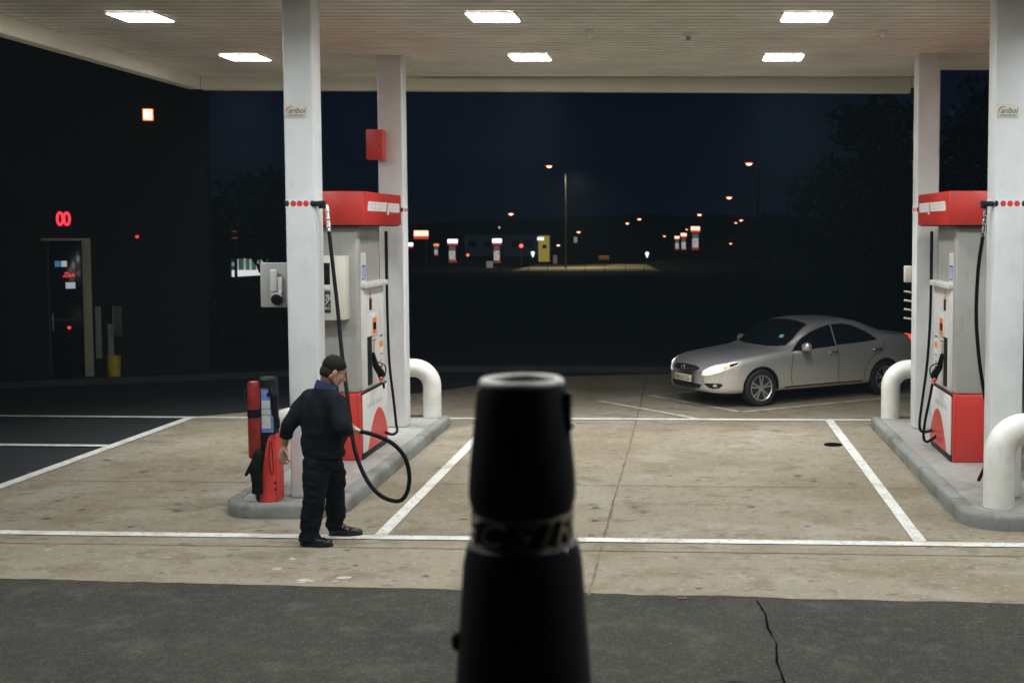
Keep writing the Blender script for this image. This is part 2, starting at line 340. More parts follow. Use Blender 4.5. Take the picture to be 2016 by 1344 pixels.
# ------------------------------------------------------------------ canopy
SZ = 4.95
cx0, cx1, cy0, cy1 = -7.07, 8.4, 2.2, 17.92
canopy = thing('forecourt_canopy', 'broad pale flat canopy roof with a ribbed metal ceiling over both pump islands', 'canopy', (0, 13, SZ))
mb = MB(); pr = []; y = cy0
while y < cy1 + .4:
    pr += [(y, SZ), (y + .176, SZ), (y + .182, SZ - .012), (y + .196, SZ - .012), (y + .202, SZ)]; y += .202
def soff(x0, x1, ymax):
    q = [(min(a, ymax), z) for a, z in pr if a <= ymax + .15]; vs = []
    for a, z in q: vs += [(x0, a, z), (x1, a, z)]
    mb.add(vs, [(2 * i, 2 * i + 1, 2 * i + 3, 2 * i + 2) for i in range(len(q) - 1)])
soff(cx0, 3.42, 18.05); soff(3.42, cx1, 17.2)
part(canopy, 'ceiling', mb, M['soffit'], smooth=False)
# fascia: a deep band with an inward-turned lip; the back band stops short at the right
def fascia(mb, p0, p1, nrm, z0=4.75, z1=5.62):
    p0 = Vector(p0); p1 = Vector(p1); n = Vector(nrm)
    prof = [(.0, z0 + .012), (.0, SZ + .03), (-.05, SZ + .031), (-.05, z1), (.16, z1), (.16, z0), (.012, z0)]
    vs = [];
    for q in (p0, p1):
        for o, z in prof: vs.append((q.x + n.x * o, q.y + n.y * o, z))
    m = len(prof); mb.add(vs, [(k, (k + 1) % m, m + (k + 1) % m, m + k) for k in range(m)] + [tuple(range(m - 1, -1, -1)), tuple(range(m, 2 * m))])
mb = MB(); fascia(mb, (cx0, 17.92), (3.36, 18.36), (-.042, 1)); part(canopy, 'back_fascia', mb, M['fascia'], smooth=False)
mb = MB(); fascia(mb, (cx0 - .005, cy0), (cx0 - .005, 17.918), (-1, 0)); part(canopy, 'side_fascia', mb, M['fascia'], smooth=False)
mb = MB(); fascia(mb, (cx0, cy0 - .002), (cx1, cy0 - .002), (0, -1)); part(canopy, 'front_fascia', mb, M['fascia'], smooth=False)
mb = MB(); mb.box(cx0 - .1, cx1, cy0 + .05, 17.15, SZ + .25, 5.6); part(canopy, 'roof_deck', mb, M['fascia'], smooth=False)
mb = MB(); mb.box(3.37, 3.42, 18.1, 18.5, 4.83, 5.6, .01); part(canopy, 'fascia_end_cap', mb, M['fascia'])
lab = {(0, 0): 'leftmost lit ceiling panel light, near the left canopy edge, in the nearer row',
       (1, 0): 'lit ceiling panel light at the centre of the nearer row, above the black post',
       (2, 0): 'lit ceiling panel light at the right of the nearer row, over the right lane',
       (0, 1): 'left lit ceiling panel light of the back row, beside the left front column',
       (1, 1): 'middle lit ceiling panel light of the back row, small and bright',
       (2, 1): 'right lit ceiling panel light of the back row, above the silver car'}
proto = None
for j, y in enumerate((12.87, 15.9, 9.82, 6.77, 3.72)):  # unseen nearer rows added to light the column fronts and post rim
    for i, x in enumerate((-5.685, -2.01, 1.258, 4.6)):
        if (i, j) == (3, 1): continue
        if proto is None:
            t = proto = thing('ceiling_light', '', 'ceiling light', (x, y, SZ))
            fr = MB()
            for a in (-1, 1):
                fr.box(a * .262 - .018, a * .262 + .018, -.28, .28, -.022, -.004, .004); fr.box(-.243, .243, a * .262 - .018, a * .262 + .018, -.022, -.004, .004)
            part(t, 'frame', fr, M['lamp_frame'], local=True)
            part(t, 'diffuser', MB().box(-.243, .243, -.243, .243, -.026, -.014), M['lamp_glass'], local=True, smooth=False)
        else: t = copy_tree(proto)
        t.location = (x, y, SZ); t['group'] = 'panel lights in the canopy ceiling'
        t['label'] = lab.get((i, j), 'square lit panel light in the ribbed canopy ceiling outside the photo')
        li = bpy.data.lights.new('panel_lamp', 'AREA'); li.shape = 'SQUARE'; li.size = .46; li.energy = (16, 66, 52, 19, 15)[j]; li.spread = R((136, 84, 166, 166, 150)[j])
        li.color = (.945, .985, 1.0) if j < 2 else (.87, .965, 1.0)
        lo = bpy.data.objects.new('panel_lamp', li); COL.objects.link(lo); lo.parent = t; lo.location = (0, 0, -.037)
for (x, y, s, lb) in ((-1.064, 13.75, .05, 'small pale ceiling detector left of the ceiling centre'), (.03, 14.0, .055, 'small pale ceiling fitting with a dark nozzle, above the parked car'), (2.22, 13.8, .06, 'small pale ceiling detector beside the right columns')):
    t = thing('ceiling_detector', lb, 'detector', (x, y, SZ), group='detectors on the canopy ceiling')
    part(t, 'base', MB().lathe([(s * 1.3, -.012), (s * 1.3, -.03), (s, -.04), (0, -.04)], (x, y, SZ)), M['lamp_frame'])
    part(t, 'sensor', MB().lathe([(s * .6, -.041), (s * .5, -.085), (0, -.09)], (x, y, SZ)), M['lamp_frame'] if x < 0 or x > 1 else M['steel'])

# ------------------------------------------------------------------ pump islands
def rrect(x0, x1, y0, y1, rads, ins, z, n=10):
    """rads: front-left, front-right, back-right, back-left corner radii"""
    out = []
    for (cx, cy, r, a0) in ((x0, y0, rads[0], 180), (x1, y0, rads[1], 270), (x1, y1, rads[2], 0), (x0, y1, rads[3], 90)):
        ccx = cx + r if cx == x0 else cx - r; ccy = cy + r if cy == y0 else cy - r; q = max(r - ins, .002)
        for k in range(n + 1):
            a = R(a0 + 90 * k / n); out.append((ccx + q * math.cos(a), ccy + q * math.sin(a), z))
    return out
def island(x0, x1, y0, y1, rads, label):
    t = thing('pump_island', label, 'pump island', ((x0 + x1) / 2, (y0 + y1) / 2, 0), group='raised pump islands')
    mb = MB(); lv = [(0, 0), (0.002, .105), (.012, .135), (.032, .149), (.14, .152), (.145, .142)]
    rings = [rrect(x0, x1, y0, y1, rads, i, z) for i, z in lv]; n = len(rings[0])
    for r in rings: mb.v += r
    for i in range(len(rings) - 1):
        for k in range(n): mb.f.append((i * n + k, i * n + (k + 1) % n, (i + 1) * n + (k + 1) % n, (i + 1) * n + k))
    part(t, 'kerbstone', mb, M['kerb'], ang=50)
    top = rrect(x0, x1, y0, y1, rads, .148, .148); part(t, 'paving', MB().add(top, [tuple(range(len(top)))]), M['kerb_top'], smooth=False)
    return t
island(-4.42, -3.25, 11.34, 16.82, (.34, .34, .12, .12), 'raised concrete pump island with rounded kerb under the left fuel pump')
island(2.54, 3.62, 10.86, 16.72, (.42, .42, .12, .12), 'raised concrete pump island with rounded kerb under the right fuel pump')

# ------------------------------------------------------------------ columns
def column(x0, x1, y0, y1, label, sign, dots, side):
    t = thing('canopy_column', label, 'column', ((x0 + x1) / 2, (y0 + y1) / 2, .15), group='white steel columns holding up the canopy')
    part(t, 'shaft', MB().box(x0, x1, y0, y1, .148, SZ + .1, .022, 3), M['col'])
    w = x1 - x0
    mb = MB(); g = .0025
    for a in ((x0 + .02, x1 - .02, y0 - g, y0 + .01), (x1 - .01, x1 + g, y0 + .02, y1 - .02), (x0 - g, x0 + .01, y0 + .02, y1 - .02)): mb.box(a[0], a[1], a[2], a[3], 2.93, 3.015)
    bd = part(t, 'decal_band', mb, M['label_w'], smooth=False)
    if dots:
        rd, kd = MB(), MB()
        for k in range(5):
            m = (kd if k in (0, 4) else rd); xx = x0 + w * (.07 + .215 * k); m.lathe([(.027, 0), (.027, .002), (0, .002)], n=20, M=Matrix.Translation((xx, y0 - g, 2.972)) @ Matrix.Rotation(R(90), 4, 'X') @ Matrix.Diagonal((.78 if k in (0, 4) else 1, 1.05, 1, 1)))
        for xf, sg in ((x1 + g, 1), (x0 - g, -1)):
            for k in range(3): rd.lathe([(.026, 0), (.026, .002), (0, .002)], n=16, M=Matrix.Translation((xf, y0 + .06 + .07 * k, 2.972)) @ Matrix.Rotation(R(90) * sg, 4, 'Y'))
        part(bd, 'red_dot', rd, M['redbrite'], smooth=False); part(bd, 'black_dot', kd, M['label_k'], smooth=False)
    if sign:
        s0 = x0 + .012
        sg = part(t, 'sign_plate', MB().box(s0, s0 + .205, y0 - .006, y0 + .002, 3.775, 3.915, .002), M['cream'])
        MX = Matrix.Translation((s0 + .115, y0 - .0065, 3.845)) @ Matrix.Rotation(R(90), 4, 'X')
        part(sg, 'lettering', MB().text('aribol', .072, MX, .002, .35, .95), M['label_k'], smooth=False)
        part(sg, 'caption', MB().text('building automation', .020, Matrix.Translation((s0 + .105, y0 - .0065, 3.803)) @ Matrix.Rotation(R(90), 4, 'X'), .002, .2, .92), M['label_k'], smooth=False)
        arc = [(s0 + .018 + .062 * (1 - math.cos(a)) , y0 - .0075, 3.838 + .048 * math.sin(a)) for a in [R(-10 + 11 * k) for k in range(10)]]
        part(sg, 'swoosh', MB().tube(arc, [.0015 + .0032 * math.sin(math.pi * (k + 1) / 11) for k in range(10)], 8), M['redbrite'])
    return t
column(-3.802, -3.522, 11.6, 11.88, 'white front column of the left island, behind the man, with a small sign plate and a dotted band', True, True, 1)
column(-3.955, -3.635, 15.74, 16.0, 'white back column of the left island, with a red box high on it', False, True, 1)
column(2.925, 3.23, 11.6, 11.88, 'wide white column at the right picture edge, with sign plate and dotted band', True, True, -1)
column(2.945, 3.235, 15.6, 15.88, 'white back column of the right island, rising behind the right fuel pump', False, True, -1)
t = thing('alarm_box', 'flat red box mounted high on the left back column', 'box', (-3.95, 15.66, 3.8))
part(t, 'case', MB().box(-4.062, -3.85, 15.58, 15.738, 3.607, 3.988, .008), M['redbrite'])
part(t, 'latch', MB().lathe([(.012, 0), (.012, .01), (0, .01)], n=12, M=Matrix.Translation((-3.895, 15.58, 3.78)) @ Matrix.Rotation(R(90), 4, 'X')), M['label_k'])

# ------------------------------------------------------------------ bent steel hoops
def hoop(xa, xb, y, d, top, label, panel=False):
    t = thing('guard_hoop', label, 'guard hoop', ((xa + xb) / 2, y, .15), group='white bent pipe hoops guarding the pump islands')
    r = d / 2; zc = top - r; B = .25 * (1 if xb > xa else -1); Bz = .25; pts = [(xa, y, .148), (xa, y, zc - Bz)]
    pts += [(xa + B * (1 - math.cos(R(a))), y, zc - Bz + Bz * math.sin(R(a))) for a in range(6, 91, 7)]
    pts += [(xb - B * (1 - math.sin(R(a))), y, zc - Bz + Bz * math.cos(R(a))) for a in range(0, 85, 7)] + [(xb, y, zc - Bz), (xb, y, .148)]
    part(t, 'pipe', MB().tube(pts, r, 28), M['hoop'])
    fl = MB()
    for x in (xa, xb): part(t, 'base_ring', MB().lathe([(r + .012, .149), (r + .012, .153), (r, .16)], (x, y, 0), 28), M['kerb_top'])
hoop(-3.48, -4.12, 16.62, .25, .952, 'white bent pipe hoop at the back end of the left island, beside the back column')
hoop(2.79, 3.42, 16.5, .255, .95, 'white bent pipe hoop at the right island end, before the dark car tail')
hoop(-4.155, -3.62, 12.12, .235, .955, 'white bent pipe hoop half hidden between the service tower and the left front column')
hoop(2.915, 3.48, 11.22, .285, 1.03, 'nearest white bent pipe hoop at the right picture edge')
# ------------------------------------------------------------------ fuel pumps
RX90 = Matrix.Rotation(R(90), 4, 'X')
def crv(pts, n=8):
    """smooth curve through points (Catmull-Rom)"""
    P = [Vector(p) for p in pts]; P = [P[0] * 2 - P[1]] + P + [P[-1] * 2 - P[-2]]; out = []
    for i in range(1, len(P) - 2):
        a, b, c, d = P[i - 1:i + 3]
        for k in range(n):
            t = k / n; out.append(.5 * ((2 * b) + (c - a) * t + (2 * a - 5 * b + 4 * c - d) * t * t + (3 * b - a - 3 * c + d) * t ** 3))
    return out + [P[-2]]
def pump(right, label, dy):
    def mm(mb):
        if right:
            mb.v = [(-.67 - x, y + dy, z) for x, y, z in mb.v]; mb.f = [tuple(reversed(f)) for f in mb.f]
        else: mb.v = [(x, y + dy, z) for x, y, z in mb.v]
        return mb
    def sideM(x, y, z, out=1):
        """text plane on the lane-facing side (out=1) of this pump"""
        X = (-.67 - x) if right else x; sgn = (-1 if right else 1) * out
        return Matrix.Translation((X, y + dy, z)) @ Matrix.Rotation(R(90) * sgn, 4, 'Z') @ RX90
    cx = -3.87
    t = thing('fuel_pump', label, 'fuel pump', ((-.67 - cx) if right else cx, 14.05 + dy, .15), group='red and grey fuel pumps on the islands')
    def pt(parent, name, mb, m, **k): return part(parent, name, mm(mb), M[m], **k)
    X0, X1 = -4.12, -3.62; Y0, Y1 = 13.5, 14.6
    base = pt(t, 'base', MB().box(X0 + .005, X1 - .005, Y0 - .02, Y1, .149, .902, .014, 2), 'red')
    pt(base, 'corner_trim', MB().box(X1 - .028, X1 - .001, Y0 - .026, Y0 + .008, .155, .895, .004), 'redbrite')
    for o, x in ((1, X1), (-1, X0)):
        door = pt(t, 'lower_door', MB().box(min(x, x + .018 * o), max(x, x + .018 * o), Y0 + .03, Y1 + .02, .222, .878, .008), 'white')
        pt(door, 'plinth', MB().box(min(x - .01 * o, x + .012 * o), max(x - .01 * o, x + .012 * o), Y0 + .02, Y1 + .025, .151, .218, .004), 'black')
        # red shark-fin swoosh
        o2 = [(Y0 + .20, .224), (Y0 + .26, .30), (Y0 + .36, .45), (Y0 + .48, .565), (Y0 + .60, .628), (Y0 + .70, .648), (Y0 + .80, .628), (Y0 + .92, .56), (Y0 + 1.03, .45), (Y0 + 1.10, .33), (Y0 + 1.115, .224)]
        mb = MB(); xx = x + .0185 * o
        mb.add([(xx + .0015 * o, a, b_) for a, b_ in o2] + [(xx - .001 * o, a, b_) for a, b_ in o2], [tuple(range(len(o2)))] + [(k, k + 1, len(o2) + k + 1, len(o2) + k) for k in range(len(o2) - 1)])
        pt(door, 'swoosh', mb, 'red', smooth=False)
        mb = MB().box(min(x, x + .014 * o), max(x, x + .014 * o), Y0 + .01, Y1 + .02, .883, .905); pt(t, 'seam', mb, 'black', smooth=False)
    for s in (1, -1):
        mb = MB(); Xs = X1 if s == 1 else X0
        rr = random.Random(9); yl = Y0 + .2 + dy; xx_ = Xs + .0192 * s
        if right: xx_ = -.67 - xx_
        for k in range(19):
            if k in (5, 10): yl += .03; continue
            h_ = rr.uniform(.035, .075); mb.box(xx_ - .0015, xx_ + .0015, yl, yl + rr.uniform(.010, .022), .70 - .0, .70 + h_); yl += .036
        part(t, 'door_lettering', mb, M['faint'], smooth=False)
    # grey cabinet with rounded corner posts and a recess on each side
    cab = MB().box(X0 + .015, X1 - .015, Y0, Y0 + .14, .903, 2.775, .03, 3); cab.box(X0 + .045, X1 - .045, Y0 + .10, Y1 - .02, .903, 2.775)
    cab.box(X0 + .06, X1 - .06, Y1 - .05, Y1, .903, 2.775, .02, 3)
    pt(t, 'cabinet', cab, 'grey')
    for o, x in ((1, X1), (-1, X0)):
        f = lambda a, b_: (min(x + a * o, x + b_ * o), max(x + a * o, x + b_ * o))
        lo, hi = f(-.12, -.004)
        fas = pt(t, 'control_panel', MB().box(lo, hi, Y0 + .135, Y1 + .005, .907, 2.06, .012, 2), 'white')
        lo, hi = f(-.10, .05); pt(t, 'shelf', MB().box(lo, hi, Y0 + .13, Y1 + .02, 2.062, 2.125, .012, 2), 'white')
        def lbl(name, m, y0, y1, z0, z1, dpt=.002, bev=0):
            lo, hi = f(-.006, -.004 + dpt); return pt(fas, name, MB().box(lo, hi, y0, y1, z0, z1, bev), m, smooth=bev > 0)
        lbl('side_rib', 'white', Y0 + .15, Y0 + .26, .93, 2.04, .012, .006)
        lbl('card_slot', 'black', 13.93, 14.03, 1.80, 1.93, .006, .003); lbl('card_slot_cap', 'orange', 13.93, 14.03, 1.935, 1.955); lbl('card_strip', 'label_t', 13.94, 14.0, 1.96, 2.03)
        lbl('keypad_surround', 'white', 13.98, 14.27, 1.50, 1.755, .016, .006)
        lbl('orange_notice', 'orange', 14.0, 14.17, 1.525, 1.705, .018); lbl('reader_window', 'screen', 14.03, 14.14, 1.57, 1.65, .022)
        lbl('holster', 'black', 13.82, 14.0, .945, 1.50, .008, .004)
        lbl('tan_label', 'label_t', 14.05, 14.15, 1.25, 1.42); lbl('label_strip', 'label_k', 14.05, 14.2, 1.43, 1.445)
        lbl('grade_label', 'orange', 14.38, 14.52, 1.33, 1.40); lbl('white_label', 'label_w', 14.38, 14.52, 1.27, 1.33)
        lbl('orange_label', 'orange', 14.10, 14.19, 1.09, 1.24)
        for k, (za, zb, m) in enumerate([(1.455, 1.475, 'label_k'), (1.245, 1.255, 'label_k'), (1.165, 1.172, 'label_k'), (1.085, 1.115, 'label_k'), (1.03, 1.065, 'label_t'), (.985, 1.0, 'label_k'), (.945, .98, 'label_t')]):
            lbl('grade_mark', m, 14.40, 14.50, za, zb)
        # nozzle parked in its holster
        c = x + .04 * o; nz = MB()
        nz.chain([(c - .005 * o, 13.93, 1.30), (c + .012 * o, 13.96, 1.16), (c + .05 * o, 14.03, 1.07)], [.02, .036, .045], 12)
        nz.chain([(c + .05 * o, 14.03, 1.07), (c + .045 * o, 14.08, 1.0)], [.045, .03], 12); nz.tube(crv([(c + .04 * o, 13.98, 1.2), (c + .10 * o, 14.06, 1.14), (c + .085 * o, 14.08, 1.02)], 5), .009, 8)
        noz = pt(t, 'nozzle', fuse(nz, .007, 2), 'rubber')
        pt(noz, 'red_button', MB().ball((c + .065 * o, 13.98, 1.005), .026, 12), 'redbrite')
        pt(noz, 'coupling', MB().cap((c + .06 * o, 14.07, 1.015), (c + .062 * o, 14.10, .96), .022, .018, 12), 'chrome')
        # recess: sticker with blue block
        lo, hi = f(-.052, -.041)
        st = pt(t, 'notice_plate', MB().box(lo, hi, Y0 + .25, Y0 + .45, 2.128, 2.46), 'label_w', smooth=False)
        lo, hi = f(-.043, -.039); pt(st, 'blue_print', MB().box(lo, hi, Y0 + .27, Y0 + .42, 2.15, 2.32), 'blue', smooth=False)
        mb = MB()
        for k in range(5): mb.box(*f(-.043, -.039), Y0 + .28, Y0 + .40 - .02 * (k % 2), 2.345 + .02 * k, 2.352 + .02 * k)
        pt(st, 'print_line', mb, 'faint', smooth=False)
        mb = MB()
        for k in range(3): mb.box(*f(-.041, -.037), Y0 + .29 + .038 * k, Y0 + .305 + .038 * k, 2.165, 2.30)
        pt(st, 'print_mark', mb, 'label_w', smooth=False)
        # hose: ribbed sleeve from the head, then a long loop back to the nozzle
        if o == 1:
            hx = x + .03; sl = MB(); zz = 2.70; prof = []
            yb = 14.70
            prof = []
            for k in range(34): prof += [(.024, 2.70 - .0185 * k), (.016, 2.691 - .0185 * k)]
            sl.lathe(prof, (x + .012, yb, 0), 12)
            hs = MB(); P_ = [(x + .012, yb, 2.08), (x + .015, yb, 1.6), (x + .03, yb, 1.1), (x + .07, yb + .02, .65), (x + .10, yb, .38), (x + .12, yb - .04, .285), (x + .09, yb - .14, .26), (x + .02, yb - .22, .30)]
            if right: P_ = [(x + .012, yb, 2.08), (x + .02, yb, 1.6), (x + .05, yb, 1.1), (x + .12, yb - .06, .62), (x + .155, yb - .12, .40), (x + .13, yb - .14, .315), (x + .05, yb - .2, .33), (x + .005, yb - .2, .35)]
            hs.tube(crv(P_), .0165, 10)
            hp = pt(t, 'hose', hs, 'rubber'); pt(hp, 'ribbed_sleeve', sl, 'rubber')
            if right:
                hs2 = MB().tube(crv([(c + .062, 14.10, .96), (c + .075, 14.16, .8), (c + .11, 14.26, .5), (c + .12, 14.30, .30), (c + .08, 14.32, .235), (c + .02, 14.30, .27), (x + .005, 14.28, .32)]), .0165, 10); pt(t, 'hose', hs2, 'rubber')
            else:
                pt(noz, 'hose_stub', MB().tube([(c + .062, 14.10, .965), (c + .066, 14.11, .88)], .014, 10), 'rubber')
    # red head with its worn white lettering strip
    head = pt(t, 'head', MB().box(-4.215, -3.522, 13.36, 15.12, 2.772, 3.14, .008), 'red')
    pt(head, 'underside', MB().box(-4.19, -3.55, 13.39, 15.09, 2.760, 2.774), 'black', smooth=False)
    for s in (1, -1):
        xs_ = -3.522 if s == 1 else -4.215; mb = MB(); g = .0025 * s
        # near end to far end: slanted pieces, one with a tail hanging below the line
        yy = [13.52, 13.86, 13.875, 14.10, 14.115, 14.39, 14.45, 15.02]
        for k in range(0, 8, 2):
            a, b_ = yy[k], yy[k + 1]; sl = .045 if k == 0 else 0
            q = [(a, 2.93), (b_, 2.93), (b_, 3.035), (a + sl, 3.035)]
            if k == 4: q = [(a, 2.93), (b_ - .03, 2.93), (b_, 3.01), (b_ + .06, 3.035), (a, 3.035)]
            if k == 6: q = [(a - .04, 2.895), (a + .05, 2.895), (a + .06, 2.945), (a + .14, 2.925), (b_, 2.925), (b_, 3.035), (a + .02, 3.035)]
            mb.add([(xs_ + g, p, z) for p, z in q] + [(xs_ - g, p, z) for p, z in q], [tuple(range(len(q)))] + [(i, (i + 1) % len(q), len(q) + (i + 1) % len(q), len(q) + i) for i in range(len(q))])
        lt = pt(head, 'lettering_strip', mb, 'label_w', smooth=False)
        mb = MB(); rr = random.Random(3)
        for row in (2.957, 3.0):
            p = 13.60
            while p < 14.98:
                l = rr.uniform(.02, .07); mb.box(min(xs_ + g, xs_ + g * 1.5), max(xs_ + g, xs_ + g * 1.5), p, p + l, row, row + .008); p += l + rr.uniform(.015, .05)
        pt(lt, 'worn_print', mb, 'faint', smooth=False)
    return t
pump(False, 'red and grey fuel pump with a cream payment box, behind the bending man', 0)
pump(True, 'red and grey fuel pump at the right picture edge, hoses looped at its side', -.12)

t = thing('payment_terminal', 'cream payment box with black screens on the end of the left fuel pump', 'payment terminal', (-4.0, 13.38, 1.73))
part(t, 'case', MB().prism([(-4.27, 13.27), (-3.80, 13.27), (-3.722, 13.34), (-3.722, 13.497), (-4.27, 13.497)], .70, Matrix.Translation((0, 0, 1.735)), .01), M['cream'])
part(t, 'screen', MB().box(-4.2, -3.875, 13.262, 13.275, 2.125, 2.36, .004), M['screen'])
lp = part(t, 'logo_panel', MB().box(-4.2, -3.872, 13.262, 13.275, 1.815, 2.05, .004), M['label_k'])
mb = MB(); A_ = Matrix.Translation((-3.905, 13.2615, 1.985)) @ RX90
mb.text('%', .085, A_, .002, .3, 1.3); mb.text('7.', .07, Matrix.Translation((-3.91, 13.2615, 1.925)) @ RX90, .002, .2, 1.2); mb.text('EXC', .045, Matrix.Translation((-3.915, 13.2615, 1.865)) @ RX90, .002, 0, 1)
part(lp, 'lettering', mb, M['label_w'], smooth=False)
part(t, 'mid_ledge', MB().box(-4.2, -3.872, 13.255, 13.272, 2.062, 2.113, .003), M['white'])

# hose bracket on each front column, and the long hoses
def hose_bracket(x, sg, label):
    t = thing('hose_bracket', label, 'bracket', (x, 11.66, 2.97), group='hose brackets on the front columns')
    part(t, 'arm', MB().box(min(x, x + .10 * sg), max(x, x + .10 * sg), 11.585, 11.67, 2.945, 2.995, .012), M['black'])
    part(t, 'clamp', MB().lathe([(.026, -.04), (.032, -.035), (.032, .03), (.02, .035)], (x + .085 * sg, 11.63, 2.965), 16), M['black'])
hose_bracket(-3.545, 1, 'black hose bracket beside the dots of the left front column')
hose_bracket(2.922, -1, 'black hose bracket beside the dots of the right front column')
def hose_end(mb, a, b_):
    a, b_ = Vector(a), Vector(b_); pr = []; n = 7
    for k in range(n): pr += [a.lerp(b_, k / n), a.lerp(b_, (k + .75) / n)]
    rr = []
    for k in range(n): rr += [.021 if k % 2 else .017, .024 if k % 2 else .019]
    return mb.tube(pr, rr, 12)
dep = lambda px, py, Y: at(px, py, Y)
pts = [(643, 403, 11.63), (648, 457, 11.60), (656, 530, 11.5), (664, 600, 11.4), (672, 685, 11.25), (682, 765, 11.05), (691, 838, 10.9), (700, 890, 10.8), (720, 940, 10.7), (748, 974, 10.65), (782, 986, 10.62), (800, 972, 10.6), (806, 938, 10.58), (797, 900, 10.56), (772, 872, 10.54), (738, 856, 10.52), (706, 848, 10.50)]
hp = [at(*p) for p in pts]
t = thing('fuel_hose', 'long black fuel hose looping from the column bracket to the man’s hand', 'fuel hose', tuple(hp[0]), group='long black fuel hoses')
part(t, 'hose', MB().tube(crv([hp[1]] + hp[2:], 9), .0185, 12), M['rubber'])
part(t, 'swivel', hose_end(MB(), hp[0], hp[1]), M['chrome'])
part(t, 'hand_coupling', MB().tube([at(708, 849, 10.50), at(697, 844, 10.49), at(683, 841, 10.47)], [.021, .026, .022], 12), M['steel'])
pts = [(1941, 409, 11.63), (1935, 466, 11.66), (1926, 530, 11.75), (1922, 620, 11.85), (1927, 700, 11.95), (1937, 770, 12.05), (1950, 840, 12.2), (1952, 890, 12.35), (1941, 915, 12.4), (1929, 940, 12.4), (1926, 952, 12.4), (1934, 956, 12.42), (1950, 935, 12.5), (1958, 915, 12.7)]
hp = [at(*p) for p in pts]
t = thing('fuel_hose', 'long black fuel hose hanging straight down beside the right front column', 'fuel hose', tuple(hp[0]), group='long black fuel hoses')
part(t, 'hose', MB().tube(crv(hp[1:], 8), .0185, 12), M['rubber']); part(t, 'swivel', hose_end(MB(), hp[0], hp[1]), M['chrome'])

# ------------------------------------------------------------------ panel with a lever, left of the front column
t = thing('lever_panel', 'grey square panel with a white lever and black knob, left of the front column', 'panel', (-4.0, 11.95, 1.96))
pl = part(t, 'plate', MB().box(-4.17, -3.74, 11.93, 11.99, 1.965, 2.402, .012, 2), M['grey'])
part(t, 'mount', MB().box(-3.80, -3.72, 11.86, 11.96, 2.10, 2.25, .005), M['steel'])
part(t, 'lever', MB().box(-4.055, -3.99, 11.87, 11.90, 2.12, 2.34, .010).box(-4.05, -4.005, 11.89, 11.932, 2.29, 2.33, .006).box(-4.0, -3.945, 11.89, 11.93, 2.07, 2.265, .008).box(-4.055, -3.945, 11.885, 11.93, 2.07, 2.13, .008), M['white'])
RM = Matrix.Translation((-4.0, 11.93, 2.045)) @ RX90
part(t, 'knob', MB().lathe([(.052, 0), (.055, .02), (.05, .05), (.036, .058), (0, .058)], n=28, M=RM), M['rubber'])
part(t, 'knob_ring', MB().lathe([(.06, 0), (.06, .015), (.05, .018)], n=28, M=Matrix.Translation((-3.992, 11.93, 2.04)) @ RX90), M['steel'])

# ------------------------------------------------------------------ service tower
t = thing('service_tower', 'narrow red and black service tower with a blue notice, at the left island end', 'service tower', (-3.99, 11.47, .15))
part(t, 'body', MB().box(-4.085, -3.885, 11.43, 11.58, .15, 1.30, .03, 3).lathe([(.085, 1.24), (.088, 1.315), (.07, 1.335), (0, 1.34)], (-3.96, 11.49, 0), 24), M['black'])
cy = part(t, 'red_cylinder', MB().lathe([(.052, .58), (.058, .60), (.058, 1.275), (.05, 1.30), (0, 1.31)], (-4.066, 11.40, 0), 28), M['gasred'])
part(cy, 'handle', MB().tube(crv([(-4.115, 11.36, 1.23), (-4.135, 11.35, 1.2), (-4.135, 11.35, 1.11), (-4.115, 11.36, 1.08)], 6), .006, 8), M['black'])
part(cy, 'strap', MB().lathe([(.0585, .965), (.061, .968), (.061, 1.04), (.0585, 1.043)], (-4.066, 11.40, 0), 28), M['rubber'])
po = part(t, 'notice', MB().box(-4.005, -3.895, 11.418, 11.428, .815, 1.255), M['lblue'], smooth=False)
mb = MB()
for z0, z1 in ((1.045, 1.12), (.985, 1.035), (.905, .975), (.855, .90)): mb.box(-3.998, -3.918, 11.414, 11.419, z0, z1)
part(po, 'white_card', mb, M['label_w'], smooth=False)
mb = MB(); rr = random.Random(5)
for z in (1.10, 1.08, 1.06, 1.02, 1.0, .955, .935, .92, .885, .87): mb.box(-3.99, -3.99 + rr.uniform(.03, .065), 11.412, 11.4145, z, z + .004)
part(po, 'print_line', mb, M['faint'], smooth=False)
part(po, 'round_mark', MB().lathe([(.024, 0), (.024, .003), (.014, .003), (.014, 0)], n=20, M=Matrix.Translation((-3.932, 11.418, 1.175)) @ RX90), M['blue'])
sk = []
for k in range(13):
    a = R(-90 + 15 * k - 90)
red = MB(); n = 20; ring = []
# lower red shell: the black front sweeps down across it
for i in range(n + 1):
    u = i / n; x = -4.07 + .205 * u; ytop = .20 + (.62 * sstep(.0, .75, u) if u < .98 else .62); yb = 11.39 + .06 * abs(u - .55) ** 2 * 4
    ring.append((x, yb, max(.152, ytop - .03)))
v = [];
for x, y, z in ring: v += [(x, y, .150), (x, y, z), (x, y + .03, .150), (x, y + .03, z)]
fs = []
for i in range(n): a = 4 * i; c_ = a + 4; fs += [(a, c_, c_ + 1, a + 1), (a + 2, a + 3, c_ + 3, c_ + 2), (a + 1, c_ + 1, c_ + 3, a + 3)]
fs += [(0, 1, 3, 2), (4 * n, 4 * n + 2, 4 * n + 3, 4 * n + 1)]
red.add(v, fs); part(t, 'red_shell', red, M['redbrite'])
part(t, 'shell_side', MB().box(-3.884, -3.862, 11.42, 11.60, .15, .80, .008), M['redbrite'])
part(t, 'white_strip', MB().box(-4.085, -4.066, 11.40, 11.425, .20, .40, .004), M['label_w'])
